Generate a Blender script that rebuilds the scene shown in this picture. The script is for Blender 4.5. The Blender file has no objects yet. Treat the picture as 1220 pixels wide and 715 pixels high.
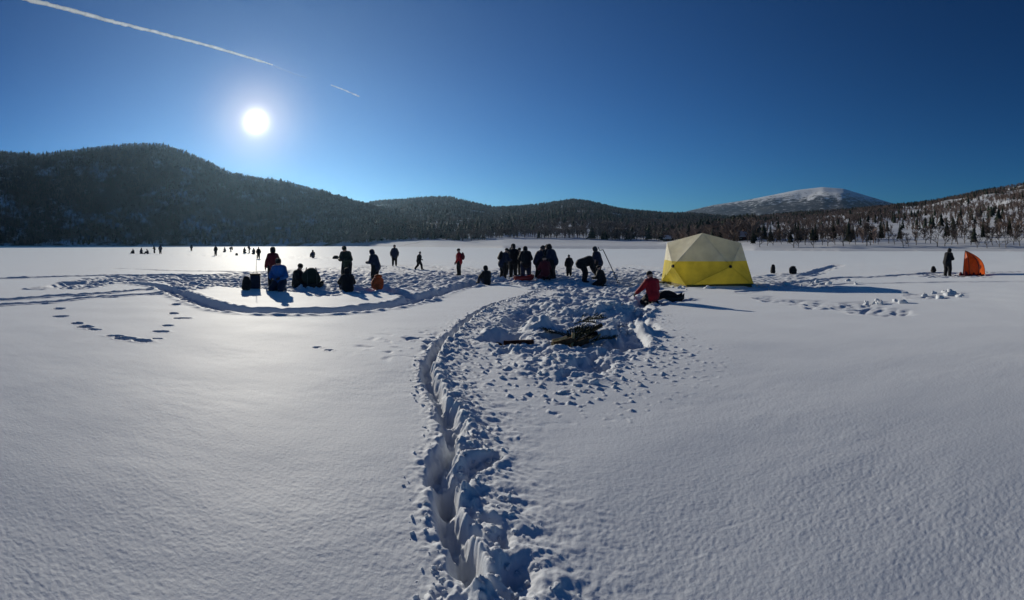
import bpy, bmesh, math, random
import numpy as np
from mathutils import Vector, Matrix

# ------------------------------------------------------------------ camera, sky, sun, exposure
SC = bpy.context.scene
COL = SC.collection
SC.render.engine = 'CYCLES'
F, CX, HY, EYE = 582.5, 610.0, 291.5, 1.70        # stitched phone panorama: 120 degrees of arc, level horizon
cd = bpy.data.cameras.new('camera'); cam = bpy.data.objects.new('camera', cd); COL.objects.link(cam)
cam.location = (0, 0, EYE); cam.rotation_euler = (math.radians(90), 0, 0)
cd.type = 'PANO'; cd.panorama_type = 'CENTRAL_CYLINDRICAL'
cd.central_cylindrical_range_u_min = -610 / F; cd.central_cylindrical_range_u_max = 610 / F
cd.central_cylindrical_range_v_min = -(715 - HY) / F; cd.central_cylindrical_range_v_max = HY / F
cd.central_cylindrical_radius = 1.0
cd.clip_start = 0.05; cd.clip_end = 90000
SC.camera = cam
SUN_AZ = (305 - CX) / F                            # azimuth right of +Y
SUN_EL = math.atan((HY - 145) / F)
SUN = Vector((math.sin(SUN_AZ) * math.cos(SUN_EL), math.cos(SUN_AZ) * math.cos(SUN_EL), math.sin(SUN_EL)))
W = bpy.data.worlds.new('World'); SC.world = W; W.use_nodes = True
nt = W.node_tree; nt.nodes.clear()
def wn(t, **k):
    n = nt.nodes.new(t)
    for a, v in k.items(): setattr(n, a, v)
    return n
sky = wn('ShaderNodeTexSky', sky_type='NISHITA', sun_disc=False, sun_elevation=SUN_EL, sun_rotation=SUN_AZ,
         altitude=900, air_density=1.0, dust_density=0.0, ozone_density=3.0)
bg = wn('ShaderNodeBackground'); bg.inputs[1].default_value = 0.05
tint = wn('ShaderNodeMix', data_type='RGBA', blend_type='MULTIPLY'); tint.inputs[0].default_value = 1; tint.inputs[7].default_value = (.095, .345, .50, 1)   # deep winter blue
gam = wn('ShaderNodeGamma'); gam.inputs[1].default_value = 1.5; nt.links.new(sky.outputs[0], gam.inputs[0]); nt.links.new(gam.outputs[0], tint.inputs[6]); nt.links.new(tint.outputs[2], bg.inputs[0])
# the sun itself and the bright air close round it, by angle from the sun's direction
geo = wn('ShaderNodeTexCoord'); nrm = wn('ShaderNodeVectorMath', operation='NORMALIZE'); nt.links.new(geo.outputs['Generated'], nrm.inputs[0])
dv = wn('ShaderNodeVectorMath', operation='DISTANCE'); nt.links.new(nrm.outputs[0], dv.inputs[0]); dv.inputs[1].default_value = SUN
def aur(sig, power, col, strength):
    m = wn('ShaderNodeMath', operation='DIVIDE'); nt.links.new(dv.outputs['Value'], m.inputs[0]); m.inputs[1].default_value = sig
    p = wn('ShaderNodeMath', operation='POWER'); nt.links.new(m.outputs[0], p.inputs[0]); p.inputs[1].default_value = power
    n = wn('ShaderNodeMath', operation='MULTIPLY'); nt.links.new(p.outputs[0], n.inputs[0]); n.inputs[1].default_value = -1
    e = wn('ShaderNodeMath', operation='EXPONENT'); nt.links.new(n.outputs[0], e.inputs[0])
    s = wn('ShaderNodeMath', operation='MULTIPLY'); nt.links.new(e.outputs[0], s.inputs[0]); s.inputs[1].default_value = strength
    b = wn('ShaderNodeBackground'); b.inputs[0].default_value = (*col, 1); nt.links.new(s.outputs[0], b.inputs[1]); return b
cur = bg
for a in (aur(.0185, 2.0, (1, .93, .80), 2.2), aur(.062, 1.5, (1, .76, .50), .62), aur(.13, 1.0, (.70, .85, 1), .05)):
    ad = wn('ShaderNodeAddShader'); nt.links.new(cur.outputs[0], ad.inputs[0]); nt.links.new(a.outputs[0], ad.inputs[1]); cur = ad
nt.links.new(cur.outputs[0], wn('ShaderNodeOutputWorld').inputs[0])
sl = bpy.data.lights.new('sun', 'SUN'); sl.energy = 3.95; sl.angle = math.radians(0.53); sl.color = (1, .93, .79)
so = bpy.data.objects.new('sun', sl); COL.objects.link(so); so.rotation_euler = SUN.to_track_quat('Z', 'Y').to_euler(); so.location = (0, 0, 50)
SC.view_settings.view_transform = 'Standard'; SC.view_settings.look = 'None'; SC.view_settings.exposure = 0.0; SC.view_settings.gamma = 1.0

# ------------------------------------------------------------------ helpers
rnd = random.Random(7)
def gp(px, py):                                    # where the ground (z = 0) is seen at a photo pixel
    d = EYE * F / (py - HY); a = (px - CX) / F
    return (d * math.sin(a), d * math.cos(a))
def pt(px, py, d):                                 # a point at distance d
    a = (px - CX) / F
    return Vector((d * math.sin(a), d * math.cos(a), EYE - (py - HY) / F * d))
def dist(py): return EYE * F / (py - HY)
def _h(ix, iy, s):
    n = (ix.astype(np.int64) * 374761393 + iy.astype(np.int64) * 668265263 + s * 974634777) & 0x7fffffff
    n = ((n ^ (n >> 13)) * 1274126177) & 0x7fffffff
    n = ((n ^ (n >> 15)) * 1103515245) & 0x7fffffff
    return (n ^ (n >> 16)) / float(0x7fffffff)
def noise(x, y, s=0):                              # gradient noise about -1..1
    ix = np.floor(x); iy = np.floor(y); fx = x - ix; fy = y - iy
    u = fx * fx * fx * (fx * (fx * 6 - 15) + 10); v = fy * fy * fy * (fy * (fy * 6 - 15) + 10)
    def g(dx, dy):
        a = _h(ix + dx, iy + dy, s) * 2 * np.pi
        return np.cos(a) * (fx - dx) + np.sin(a) * (fy - dy)
    n0 = g(0, 0) * (1 - u) + g(1, 0) * u; n1 = g(0, 1) * (1 - u) + g(1, 1) * u
    return (n0 * (1 - v) + n1 * v) * 1.5
def fbm(x, y, o=4, s=0, g=.5):
    t = 0; a = 1
    for i in range(o):
        t = t + a * noise(x, y, s + i); x = x * 2.03 + 7.1; y = y * 2.03 - 3.3; a *= g
    return t
def sst(a, b, x):
    t = np.clip((x - a) / (b - a), 0, 1); return t * t * (3 - 2 * t)

MATS = {}
def mat(name, col, rough=.7, spec=.3, var=.15, scale=8., metal=0., transl=0., sheen=0.):
    if name in MATS: return MATS[name]
    m = bpy.data.materials.new(name); m.use_nodes = True; t = m.node_tree; b = t.nodes['Principled BSDF']
    b.inputs['Roughness'].default_value = rough; b.inputs['Specular IOR Level'].default_value = spec; b.inputs['Metallic'].default_value = metal
    if sheen: b.inputs['Sheen Weight'].default_value = sheen
    tc = t.nodes.new('ShaderNodeTexCoord'); n = t.nodes.new('ShaderNodeTexNoise'); n.inputs['Scale'].default_value = scale; n.inputs['Detail'].default_value = 4
    t.links.new(tc.outputs['Object'], n.inputs['Vector'])
    r = t.nodes.new('ShaderNodeValToRGB'); c0 = [max(0, c * (1 - var * 1.6)) for c in col]; c1 = [min(1, c * (1 + var)) for c in col]
    r.color_ramp.elements[0].position = .3; r.color_ramp.elements[1].position = .7
    r.color_ramp.elements[0].color = (*c0, 1); r.color_ramp.elements[1].color = (*c1, 1)
    t.links.new(n.outputs['Fac'], r.inputs[0]); t.links.new(r.outputs[0], b.inputs['Base Color'])
    bp = t.nodes.new('ShaderNodeBump'); bp.inputs['Strength'].default_value = .25; bp.inputs['Distance'].default_value = .02
    t.links.new(n.outputs['Fac'], bp.inputs['Height']); t.links.new(bp.outputs[0], b.inputs['Normal'])
    if transl:
        tr = t.nodes.new('ShaderNodeBsdfTranslucent'); t.links.new(r.outputs[0], tr.inputs[0])
        mx = t.nodes.new('ShaderNodeMixShader'); mx.inputs[0].default_value = transl
        t.links.new(b.outputs[0], mx.inputs[1]); t.links.new(tr.outputs[0], mx.inputs[2]); t.links.new(mx.outputs[0], t.nodes['Material Output'].inputs[0])
    MATS[name] = m; return m

def link(name, me, parent=None, mats=(), smooth=False):
    for m in mats: me.materials.append(m)
    if smooth: me.polygons.foreach_set('use_smooth', np.ones(len(me.polygons), bool))
    o = bpy.data.objects.new(name, me); COL.objects.link(o)
    if parent is not None: o.parent = parent
    return o
def empty(name, loc=(0, 0, 0), rz=0, s=1):
    o = bpy.data.objects.new(name, None); COL.objects.link(o); o.location = loc; o.rotation_euler = (0, 0, rz); o.scale = (s, s, s); o.empty_display_size = .1
    return o
def tag(o, label, cat, group=None):
    o['label'] = label; o['category'] = cat
    if group: o['group'] = group
    return o
def fast_mesh(name, V, Q):                          # V (n,3); Q (m,k) equal-size faces
    me = bpy.data.meshes.new(name); V = np.asarray(V, np.float32); Q = np.asarray(Q, np.int32); m, k = Q.shape
    me.vertices.add(len(V)); me.vertices.foreach_set('co', V.ravel())
    me.loops.add(m * k); me.loops.foreach_set('vertex_index', Q.ravel())
    me.polygons.add(m); me.polygons.foreach_set('loop_start', np.arange(0, m * k, k, dtype=np.int32))
    me.update(calc_edges=True); me.validate(); return me
def bm_mesh(name, bm):
    me = bpy.data.meshes.new(name); bm.normal_update(); bm.to_mesh(me); bm.free(); return me
def tube(bm, pts, rads, n=8, cap=True):
    pts = [Vector(p) for p in pts]; rings = []
    for i, p in enumerate(pts):
        d = (pts[min(i + 1, len(pts) - 1)] - pts[max(i - 1, 0)]).normalized()
        a = d.cross(Vector((0, 0, 1)) if abs(d.z) < .9 else Vector((1, 0, 0))).normalized(); b = d.cross(a)
        r = rads[i] if hasattr(rads, '__len__') else rads
        rings.append([bm.verts.new(p + r * (math.cos(t) * a + math.sin(t) * b)) for t in [2 * math.pi * k / n for k in range(n)]])
    for u, v in zip(rings, rings[1:]):
        for k in range(n): bm.faces.new((u[k], u[(k + 1) % n], v[(k + 1) % n], v[k]))
    if cap: bm.faces.new(rings[0][::-1]); bm.faces.new(rings[-1])
    return rings
def capsule(bm, p0, p1, r0, r1, n=10, sq=1.0, sqax=None):
    p0, p1 = Vector(p0), Vector(p1); L = (p1 - p0).length; d = (p1 - p0).normalized() if L > 1e-6 else Vector((0, 0, 1))
    P, R = [], []
    for k in range(1, 5): t = math.pi / 2 * k / 4; P.append(p0 - d * r0 * math.cos(t)); R.append(r0 * math.sin(t))
    for k in range(1, 4): P.append(p0.lerp(p1, k / 4)); R.append(r0 + (r1 - r0) * k / 4)
    for k in range(4, 0, -1): t = math.pi / 2 * k / 4; P.append(p1 + d * r1 * math.cos(t)); R.append(r1 * math.sin(t))
    rings = []
    a = d.cross(Vector((0, 1, 0)) if abs(d.y) < .9 else Vector((1, 0, 0))).normalized(); b = d.cross(a)
    for p, r in zip(P, R):
        rings.append([bm.verts.new(p + r * (math.cos(t) * a + math.sin(t) * b * sq)) for t in [2 * math.pi * k / n for k in range(n)]])
    for u, v in zip(rings, rings[1:]):
        for k in range(n): bm.faces.new((u[k], u[(k + 1) % n], v[(k + 1) % n], v[k]))
    bm.faces.new(rings[0][::-1]); bm.faces.new(rings[-1])

# ------------------------------------------------------------------ snow ground with its tracks
def path(pp): return np.array([gp(*p) for p in pp])
def smooth_path(P, n=6):                            # Catmull-Rom
    P = np.asarray(P, float); Q = np.vstack([2 * P[0] - P[1], P, 2 * P[-1] - P[-2]]); out = []
    for i in range(1, len(Q) - 2):
        for k in range(n):
            t = k / n
            out.append(.5 * (2 * Q[i] + (Q[i + 1] - Q[i - 1]) * t + (2 * Q[i - 1] - 5 * Q[i] + 4 * Q[i + 1] - Q[i + 2]) * t * t + (3 * Q[i] - Q[i - 1] - 3 * Q[i + 1] + Q[i + 2]) * t ** 3))
    out.append(Q[-2]); return np.array(out)
def along(x, y, P):                                 # distance, signed side, arc length to a polyline
    D = np.full(x.shape, 1e9); S = np.zeros(x.shape); A = np.zeros(x.shape); acc = 0
    for (x0, y0), (x1, y1) in zip(P[:-1], P[1:]):
        dx, dy = x1 - x0, y1 - y0; L = math.hypot(dx, dy)
        t = np.clip(((x - x0) * dx + (y - y0) * dy) / (L * L), 0, 1)
        d = np.hypot(x - x0 - t * dx, y - y0 - t * dy); m = d < D
        D[m] = d[m]; S[m] = np.sign((x - x0) * dy - (y - y0) * dx)[m]; A[m] = acc + (t * L)[m]; acc += L
    return D, S, A
def inpoly(x, y, P):                                # signed distance, positive inside
    P = np.asarray(P); D, _, _ = along(x, y, np.vstack([P, P[:1]])); c = np.zeros(x.shape, bool)
    j = len(P) - 1
    for i in range(len(P)):
        k = ((P[i, 1] > y) != (P[j, 1] > y)) & (x < (P[j, 0] - P[i, 0]) * (y - P[i, 1]) / (P[j, 1] - P[i, 1] + 1e-12) + P[i, 0]); c ^= k; j = i
    return np.where(c, D, -D)
TRAIL = smooth_path(path([(566, 760), (560, 715), (553, 676), (541, 628), (529, 588), (527, 546), (540, 514), (528, 484), (518, 464), (509, 440), (523, 413), (543, 395), (557, 381), (585, 364), (619, 354), (648, 344)]), 5)
SPUR = smooth_path(path([(535, 590), (556, 566), (570, 556), (584, 549)]), 4)
ARC = smooth_path(path([(150, 337), (190, 341), (205, 346), (227, 355), (255, 364), (286, 370), (320, 372), (367, 372), (414, 370), (460, 364), (498, 356), (523, 348), (548, 341), (570, 335)]), 4)
ARC2 = smooth_path(path([(455, 342), (470, 348), (488, 353), (505, 357)]), 3)
LINES = [(path([(-80, 360), (0, 357), (60, 353.5), (120, 350), (200, 342)]), .17, .11), (path([(-80, 367), (0, 364), (60, 360), (120, 354), (205, 349)]), .16, .10),
         (path([(-60, 331), (0, 332), (70, 330), (140, 328), (200, 327), (260, 329)]), .35, .09), (path([(42, 345), (90, 338), (120, 336)]), .3, .1), (path([(80, 337), (150, 333), (230, 331), (300, 334)]), .35, .10),
         (path([(140, 320), (240, 323), (330, 325)]), .4, .07), (path([(300, 307), (420, 311), (540, 312), (600, 314)]), .5, .10), (path([(430, 318), (520, 314), (560, 311)]), .4, .1),
         (path([(960, 328), (975, 323), (998, 316)]), .35, .16), (path([(900, 339), (985, 332), (1060, 329), (1110, 325), (1145, 326)]), .35, .10),
         (path([(1176, 325), (1230, 324.5), (1300, 325)]), .35, .14), (path([(720, 316), (745, 316), (790, 320)]), .4, .10), (path([(730, 322), (780, 325), (830, 330)]), .5, .12),
         (path([(880, 348), (960, 343), (1010, 338), (1130, 336), (1220, 336)]), .25, .04),
         (path([(772, 352), (762, 372), (748, 392), (752, 412)]), .22, .16)]
PRINTS = [(70, 368, 12, 3.4), (72, 377, 14, 3), (92, 385.5, 11, 4.5), (101, 390, 15, 6), (112, 393, 12, 2.5), (136, 400.5, 17, 3.5), (152, 403.5, 22, 5.5), (170, 405.5, 18, 5), (210, 363, 9, 3.5), (207, 373, 9, 3), (217, 379, 16, 2.6), (199, 388, 11, 3), (193, 395, 14, 3.5), (378, 413, 9, 2), (392, 416.5, 9, 2), (188, 403, 10, 2)]
HEAP = path([(560, 402), (585, 374), (625, 357), (680, 349), (745, 352), (768, 378), (772, 425), (748, 445), (690, 462), (625, 452), (585, 428)])
HEAP2 = path([(590, 396), (612, 368), (670, 352), (765, 350), (772, 382), (720, 384), (660, 384)])
ZONES = [(path([(195, 338), (215, 328), (300, 324), (420, 317), (520, 316), (600, 322), (600, 338), (560, 344), (520, 347), (470, 343), (420, 350), (380, 351), (330, 346), (270, 341), (215, 347)]), .13, .8),
         (path([(560, 330), (600, 318), (700, 316), (790, 322), (800, 345), (830, 356), (790, 366), (740, 352), (640, 344)]), .16, .8),
         (path([(882, 346), (895, 330), (935, 325), (1000, 332), (985, 341), (1000, 344)]), .08, .9),
         (path([(895, 352), (960, 358), (1030, 360), (1085, 371), (1060, 376), (1000, 371), (930, 361)]), .08, 1.0),
         (path([(1085, 352), (1110, 351), (1142, 349), (1130, 357), (1100, 358)]), .07, .8),
         (path([(1100, 325), (1180, 324), (1178, 331), (1105, 331)]), .10, .6),
         (path([(50, 345), (90, 333), (150, 328), (220, 326), (230, 333), (150, 337), (90, 345)]), .10, .9),
         (path([(150, 303), (330, 307), (420, 309), (420, 306), (300, 302), (160, 301)]), .10, 1.5)]
def ground_z(x, y):
    x = np.asarray(x, float); y = np.asarray(y, float); r = np.hypot(x, y)
    near = np.clip(1 - (r - 25) / 60, 0, 1)
    z = .035 * noise(x * .22, y * .22, 3) + .012 * noise(x * .9, y * .9, 5) * near
    fine = np.clip(1 - (r - 5) / 9, 0, 1)
    k = np.nonzero(fine > 0)[0] if x.ndim == 1 else None
    if k is not None and len(k):
        xx, yy = x[k], y[k]; u = xx * .8 + yy * .6; v = -xx * .6 + yy * .8
        patch = .35 + .9 * np.clip(noise(xx * .6, yy * .6, 40) + .35, 0, 1.2)
        z[k] += fine[k] * patch * (.0009 * noise(u * 17, v * 24, 8) + .0011 * noise(xx * 27, yy * 29, 12) + .0013 * noise(xx * 46, yy * 44, 9) + .0022 * noise(xx * 4.2, yy * 5.5, 11))
    # trampled zones
    for P, amp, sc in ZONES:
        c = P.mean(0); rad = np.hypot(*(P - c).T).max() + 2; k = np.nonzero(np.hypot(x - c[0], y - c[1]) < rad)[0]
        if not len(k): continue
        xx, yy = x[k], y[k]; s = inpoly(xx, yy, P) + .5 * noise(xx * 1.1, yy * 1.1, 21)
        m = sst(-.35, .35, s)
        n = fbm(xx / (sc * .75), yy / (sc * .75), 3, 31); q = 1 - 2 * np.abs(noise(xx / (sc * .55), yy / (sc * .55), 37))
        z[k] += m * (amp * (.62 * n - .5 * np.clip(q, 0, 1) + .12) + .022 * noise(xx * 4.5, yy * 4.5, 38)) - m * .05
    # straight ski and sledge lines
    for P, w, dep in LINES:
        lo, hi = P.min(0) - 2, P.max(0) + 2; k = np.nonzero((x > lo[0]) & (x < hi[0]) & (y > lo[1]) & (y < hi[1]))[0]
        if not len(k): continue
        xx, yy = x[k], y[k]; D, S, A = along(xx + .12 * noise(xx * .8, yy * .8, 50), yy + .25 * noise(xx * .7, yy * .7, 51), P)
        f = .7 + .5 * noise(A * 1.3, D * 0, 52)
        z[k] += -dep * f * (1 - sst(w * .6, w * 1.15, D)) + .3 * dep * np.exp(-((D - w * 1.5) / (.35 * w)) ** 2) * (1 + noise(xx * 3, yy * 3, 53))
    for P, w, dep in ((ARC, .42, .20), (ARC2, .3, .16)):
        lo, hi = P.min(0) - 2, P.max(0) + 2; k = np.nonzero((x > lo[0]) & (x < hi[0]) & (y > lo[1]) & (y < hi[1]))[0]
        xx, yy = x[k], y[k]; D, S, A = along(xx + .05 * noise(xx * 1.5, yy * 1.5, 60), yy + .06 * noise(xx * 1.5, yy * 1.5, 61), P)
        tread = .018 * np.sin(A * 2 * np.pi / .17) + .05 * noise(xx * 3.3, yy * 3.3, 62)
        fl = 1 - sst(w * .8, w * 1.12, D)
        z[k] += fl * (-dep + tread) + (.035 + .03 * noise(xx * 4, yy * 4, 63)) * np.exp(-((D - w * 1.35) / .14) ** 2)
    # single footprints
    for px, py, wx, wy in PRINTS:
        c = gp(px, py); d = dist(py); a = (px - CX) / F
        u = (x - c[0]) * math.cos(a) - (y - c[1]) * math.sin(a); v = (x - c[0]) * math.sin(a) + (y - c[1]) * math.cos(a)
        sx = wx / F * d * .5; sy = wy * d * d / (EYE * F) * .5 * .55
        q = np.sqrt((u / sx) ** 2 + (v / sy) ** 2)
        k = np.nonzero(q < 3)[0]
        qq = q[k] + .4 * noise(x[k] * 5 + px, y[k] * 4, 71) + .3 * noise(x[k] * 13, y[k] * 10, 72)
        z[k] += -.20 * (1 - sst(.75, 1.25, qq)) + .008 * np.exp(-((qq - 1.5) / .3) ** 2)
    # the heap of thrown-up snow round the fire place
    k = np.nonzero(np.hypot(x - 1.2, y - 8.5) < 9)[0]
    if len(k):
        xx, yy = x[k], y[k]; s = inpoly(xx, yy, HEAP) + .35 * noise(xx * 1.3, yy * 1.3, 81); m = sst(-.15, .55, s)
        s2 = inpoly(xx, yy, HEAP2); m2 = sst(-.2, .6, s2)
        lump = np.abs(noise(xx * 2.6, yy * 2.6, 82)); pits = np.clip(noise(xx * 3.6, yy * 3.0, 85) + .5 * noise(xx * 9, yy * 8, 79) - .12, 0, 1)
        z[k] += m * (.03 + .08 * lump - .16 * pits + .10 * noise(xx * 1.1, yy * .9, 80) + .03 * noise(xx * 8, yy * 8, 83) + .016 * noise(xx * 18, yy * 18, 84))
        z[k] += m2 * (.20 * noise(xx * 1.0, yy * .8, 86) + .03 * noise(xx * 5, yy * 5, 87))
        for (px, py, rx, ry, dep) in ((602, 405, .36, .5, .28), (738, 410, .42, .4, .24), (700, 407, .75, .5, .12), (640, 392, .3, .35, -.22), (757, 392, .2, .6, -.16), (770, 385, .16, .7, .12), (622, 385, .3, .9, .14), (705, 436, .25, .3, .12), (690, 366, .5, .7, .14), (720, 372, .6, .8, -.08), (588, 398, .2, .45, -.12)):
            c = gp(px, py); q = ((xx - c[0]) / rx) ** 2 + ((yy - c[1]) / ry) ** 2
            z[k] += -dep * np.exp(-q * q * .8) * (1 + .25 * noise(xx * 4, yy * 4, 88))
        # thin scatter of kicked-out crumbs beyond the rim
        m3 = sst(-1.6, .2, s) * (1 - m); z[k] += m3 * .05 * np.clip(noise(xx * 12, yy * 11, 89) - .42, 0, 1) * 2
        z[k] -= m3 * .10 * np.clip(noise(xx * 8, yy * 7, 90) - .5, 0, 1)
    # kicked crumbs left of the trail
    k = np.nonzero(np.hypot(x + 1.35, y - 8.3) < 2.4)[0]
    if len(k):
        xx, yy = x[k], y[k]; m = np.exp(-(((xx + 1.35) / .95) ** 2 + ((yy - 8.3) / 1.0) ** 2) * 1.1)
        z[k] += -.14 * m * np.clip(noise(xx * 4.6, yy * 3.4, 91) - .22, 0, 1) + .05 * m * np.clip(noise(xx * 7, yy * 6, 92) - .3, 0, 1)
    # the deep walked trail
    lo, hi = TRAIL.min(0) - 1.5, TRAIL.max(0) + 1.5; k = np.nonzero((x > lo[0]) & (x < hi[0]) & (y > lo[1]) & (y < hi[1]))[0]
    if len(k):
        xx, yy = x[k], y[k]; jx = .045 * noise(xx * 3.1, yy * 3.1, 101) + .02 * noise(xx * 9, yy * 9, 102); jy = .045 * noise(xx * 3.1, yy * 3.1, 103)
        cr = .014 * noise(xx * 21, yy * 21, 115) + .008 * noise(xx * 43, yy * 43, 116)
        D, S, A = along(xx + jx, yy + jy, TRAIL); rr = np.hypot(xx, yy); a0 = along(np.array([gp(556, 690)[0]]), np.array([gp(556, 690)[1]]), TRAIL)[2][0]
        fade = sst(a0 - .06, a0 + .10, A)
        w = .052 + .022 * noise(A * 2.1, A * 0, 104)
        E = np.full(xx.shape, 9.0); seg = np.hypot(*np.diff(TRAIL, axis=0).T); cum = np.concatenate([[0], np.cumsum(seg)]); R_ = random.Random(12); t_ = a0 + .12; side = 1
        while t_ < cum[-1] - .2:                     # one boot hole after another, left and right of the line
            cx_, cy_ = np.interp(t_, cum, TRAIL[:, 0]), np.interp(t_, cum, TRAIL[:, 1]); dx_, dy_ = np.interp(t_ + .1, cum, TRAIL[:, 0]) - cx_, np.interp(t_ + .1, cum, TRAIL[:, 1]) - cy_; L_ = math.hypot(dx_, dy_); dx_, dy_ = dx_ / L_, dy_ / L_
            of = side * R_.uniform(.012, .045); cx_ += dy_ * of; cy_ -= dx_ * of; ang = R_.uniform(-.18, .18); dx_, dy_ = dx_ * math.cos(ang) - dy_ * math.sin(ang), dx_ * math.sin(ang) + dy_ * math.cos(ang)
            u_ = (xx - cx_) * dx_ + (yy - cy_) * dy_; v_ = (xx - cx_) * dy_ - (yy - cy_) * dx_; la, lb = R_.uniform(.17, .27), R_.uniform(.055, .078)
            E = np.minimum(E, np.sqrt((u_ / la) ** 2 + (v_ / lb) ** 2)); t_ += R_.uniform(.34, .46); side = -side
        E = E + cr * 3.5 + .16 * noise(xx * 7, yy * 7, 117)
        hole = 1 - sst(.55, 1.28, E); groove = 1 - sst(w * .5, w * 2.2, D + .5 * cr)
        fl = np.maximum(hole, groove * fade)
        dep = np.maximum(hole * (.155 + .03 * noise(xx * 6, yy * 6, 105)), groove * fade * (.085 + .04 * noise(xx * 8, yy * 8, 118))) * np.clip(1.15 - (rr - 4) * .05, .65, 1.1)
        right = sst(-.02, .05, S * D); out_ = np.clip(D - .07, 0, 9)
        band = np.exp(-out_ / (.085 + .17 * right)) * (1 - fl)
        fe = np.abs(noise((A * .9 + S * D * 1.15) * 9.5 + .6 * noise(xx * 5, yy * 5, 107), (S * D * .9 - A * .25) * 3.2, 106))
        ru = noise(xx * 14, yy * 14, 108); big = noise(xx * 6.2, yy * 6.2, 109); fi = noise(xx * 27, yy * 27, 119)
        z[k] += -dep + band * (.020 + right * .025 + (.5 - fe) * (.04 + .045 * right) + .026 * ru + .014 * fi + .045 * big * right) + fl * .02 * (ru + .6 * fi) + fade * np.where(S > 0, 1.0, .25) * np.exp(-((E - 1.05) / .38) ** 2) * (.035 * noise(xx * 9.5, yy * 8, 125) + .024 * noise(xx * 19, yy * 17, 126) - .01)
    lo, hi = SPUR.min(0) - .8, SPUR.max(0) + .8; k = np.nonzero((x > lo[0]) & (x < hi[0]) & (y > lo[1]) & (y < hi[1]))[0]
    if len(k):
        xx, yy = x[k], y[k]; D, S, A = along(xx + .03 * noise(xx * 5, yy * 5, 111), yy + .03 * noise(xx * 5, yy * 5, 112), SPUR)
        fl = 1 - sst(.05, .10, D); z[k] += fl * (-.07 + .05 * noise(xx * 12, yy * 12, 113)) + .012 * np.exp(-((D - .13) / .04) ** 2)
    for (px, py, rx, ry, dep) in ((612, 690, .08, .11, .10), (575, 625, .07, .05, .06), (596, 650, .05, .07, .07)):
        c = gp(px, py); q = ((x - c[0]) / rx) ** 2 + ((y - c[1]) / ry) ** 2; k = np.nonzero(q < 9)[0]
        z[k] += -dep * np.exp(-q[k]) * (1 + .4 * noise(x[k] * 15, y[k] * 15, 120))
    # the floor of the two tents and the shoreline
    return z
def gz(x, y): return float(ground_z(np.array([float(x)]), np.array([float(y)]))[0])
def on(px, py, dz=0):
    x, y = gp(px, py); return (x, y, gz(x, y) + dz)

az = np.concatenate([np.radians(np.arange(-180, -72, 6.0)), np.radians(np.linspace(-72, -63, 24, endpoint=False)), np.radians(np.linspace(-63, 63, 900, endpoint=False)), np.radians(np.linspace(63, 72, 24, endpoint=False)), np.radians(np.arange(72, 180, 6.0))])
rr = [.25, .7, 1.2]
while rr[-1] < 9000:
    r = rr[-1]
    rr.append(r + (min(max(.0042 * r, .004), .05) if 1.6 < r < 27 else (.15 if r <= 1.6 else (.05 + (r - 27) * .03 if r < 60 else r * .03))))
rr = np.array(rr); NA, NR = len(az), len(rr)
AA, RR = np.meshgrid(az, rr); X = (RR * np.sin(AA)).ravel(); Y = (RR * np.cos(AA)).ravel()
Z = np.zeros_like(X); act = (np.abs(AA.ravel()) < math.radians(72)) & (RR.ravel() < 260)
Z[act] = ground_z(X[act], Y[act])
Z[~act] = .035 * noise(X[~act] * .22, Y[~act] * .22, 3) * (RR.ravel()[~act] < 800)
i = np.arange(NR - 1)[:, None]; j = np.arange(NA)[None, :]; jn = (j + 1) % NA
Q = np.stack([i * NA + j, i * NA + jn, (i + 1) * NA + jn, (i + 1) * NA + j], -1).reshape(-1, 4)[:, ::-1]
V = np.stack([X, Y, Z], 1)
V = np.vstack([V, [[0, 0, 0]]])
gme = fast_mesh('snow_ground', V, Q)
print('ground', NA, NR, NA * NR)

def snow_mat():
    m = bpy.data.materials.new('snow'); m.use_nodes = True; t = m.node_tree; b = t.nodes['Principled BSDF']
    b.inputs['Base Color'].default_value = (.66, .69, .735, 1); b.inputs['Roughness'].default_value = .755; b.inputs['Specular IOR Level'].default_value = .5; b.inputs['Sheen Weight'].default_value = .36; b.inputs['Sheen Roughness'].default_value = .3
    g = t.nodes.new('ShaderNodeNewGeometry')
    n1 = t.nodes.new('ShaderNodeTexNoise'); n1.inputs['Scale'].default_value = 38; n1.inputs['Detail'].default_value = 5; n1.inputs['Roughness'].default_value = .62
    n2 = t.nodes.new('ShaderNodeTexNoise'); n2.inputs['Scale'].default_value = 2.3; n2.inputs['Detail'].default_value = 3
    t.links.new(g.outputs['Position'], n1.inputs[0]); t.links.new(g.outputs['Position'], n2.inputs[0])
    b1 = t.nodes.new('ShaderNodeBump'); b1.inputs['Strength'].default_value = .42; b1.inputs['Distance'].default_value = .009
    b2 = t.nodes.new('ShaderNodeBump'); b2.inputs['Strength'].default_value = .5; b2.inputs['Distance'].default_value = .012
    t.links.new(n2.outputs['Fac'], b2.inputs['Height']); t.links.new(n1.outputs['Fac'], b1.inputs['Height']); t.links.new(b2.outputs[0], b1.inputs['Normal']); t.links.new(b1.outputs[0], b.inputs['Normal'])
    MATS['snow'] = m; return m
SNOW = snow_mat()
go = link('snow_ground', gme, mats=[SNOW], smooth=True); go['kind'] = 'structure'

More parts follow.
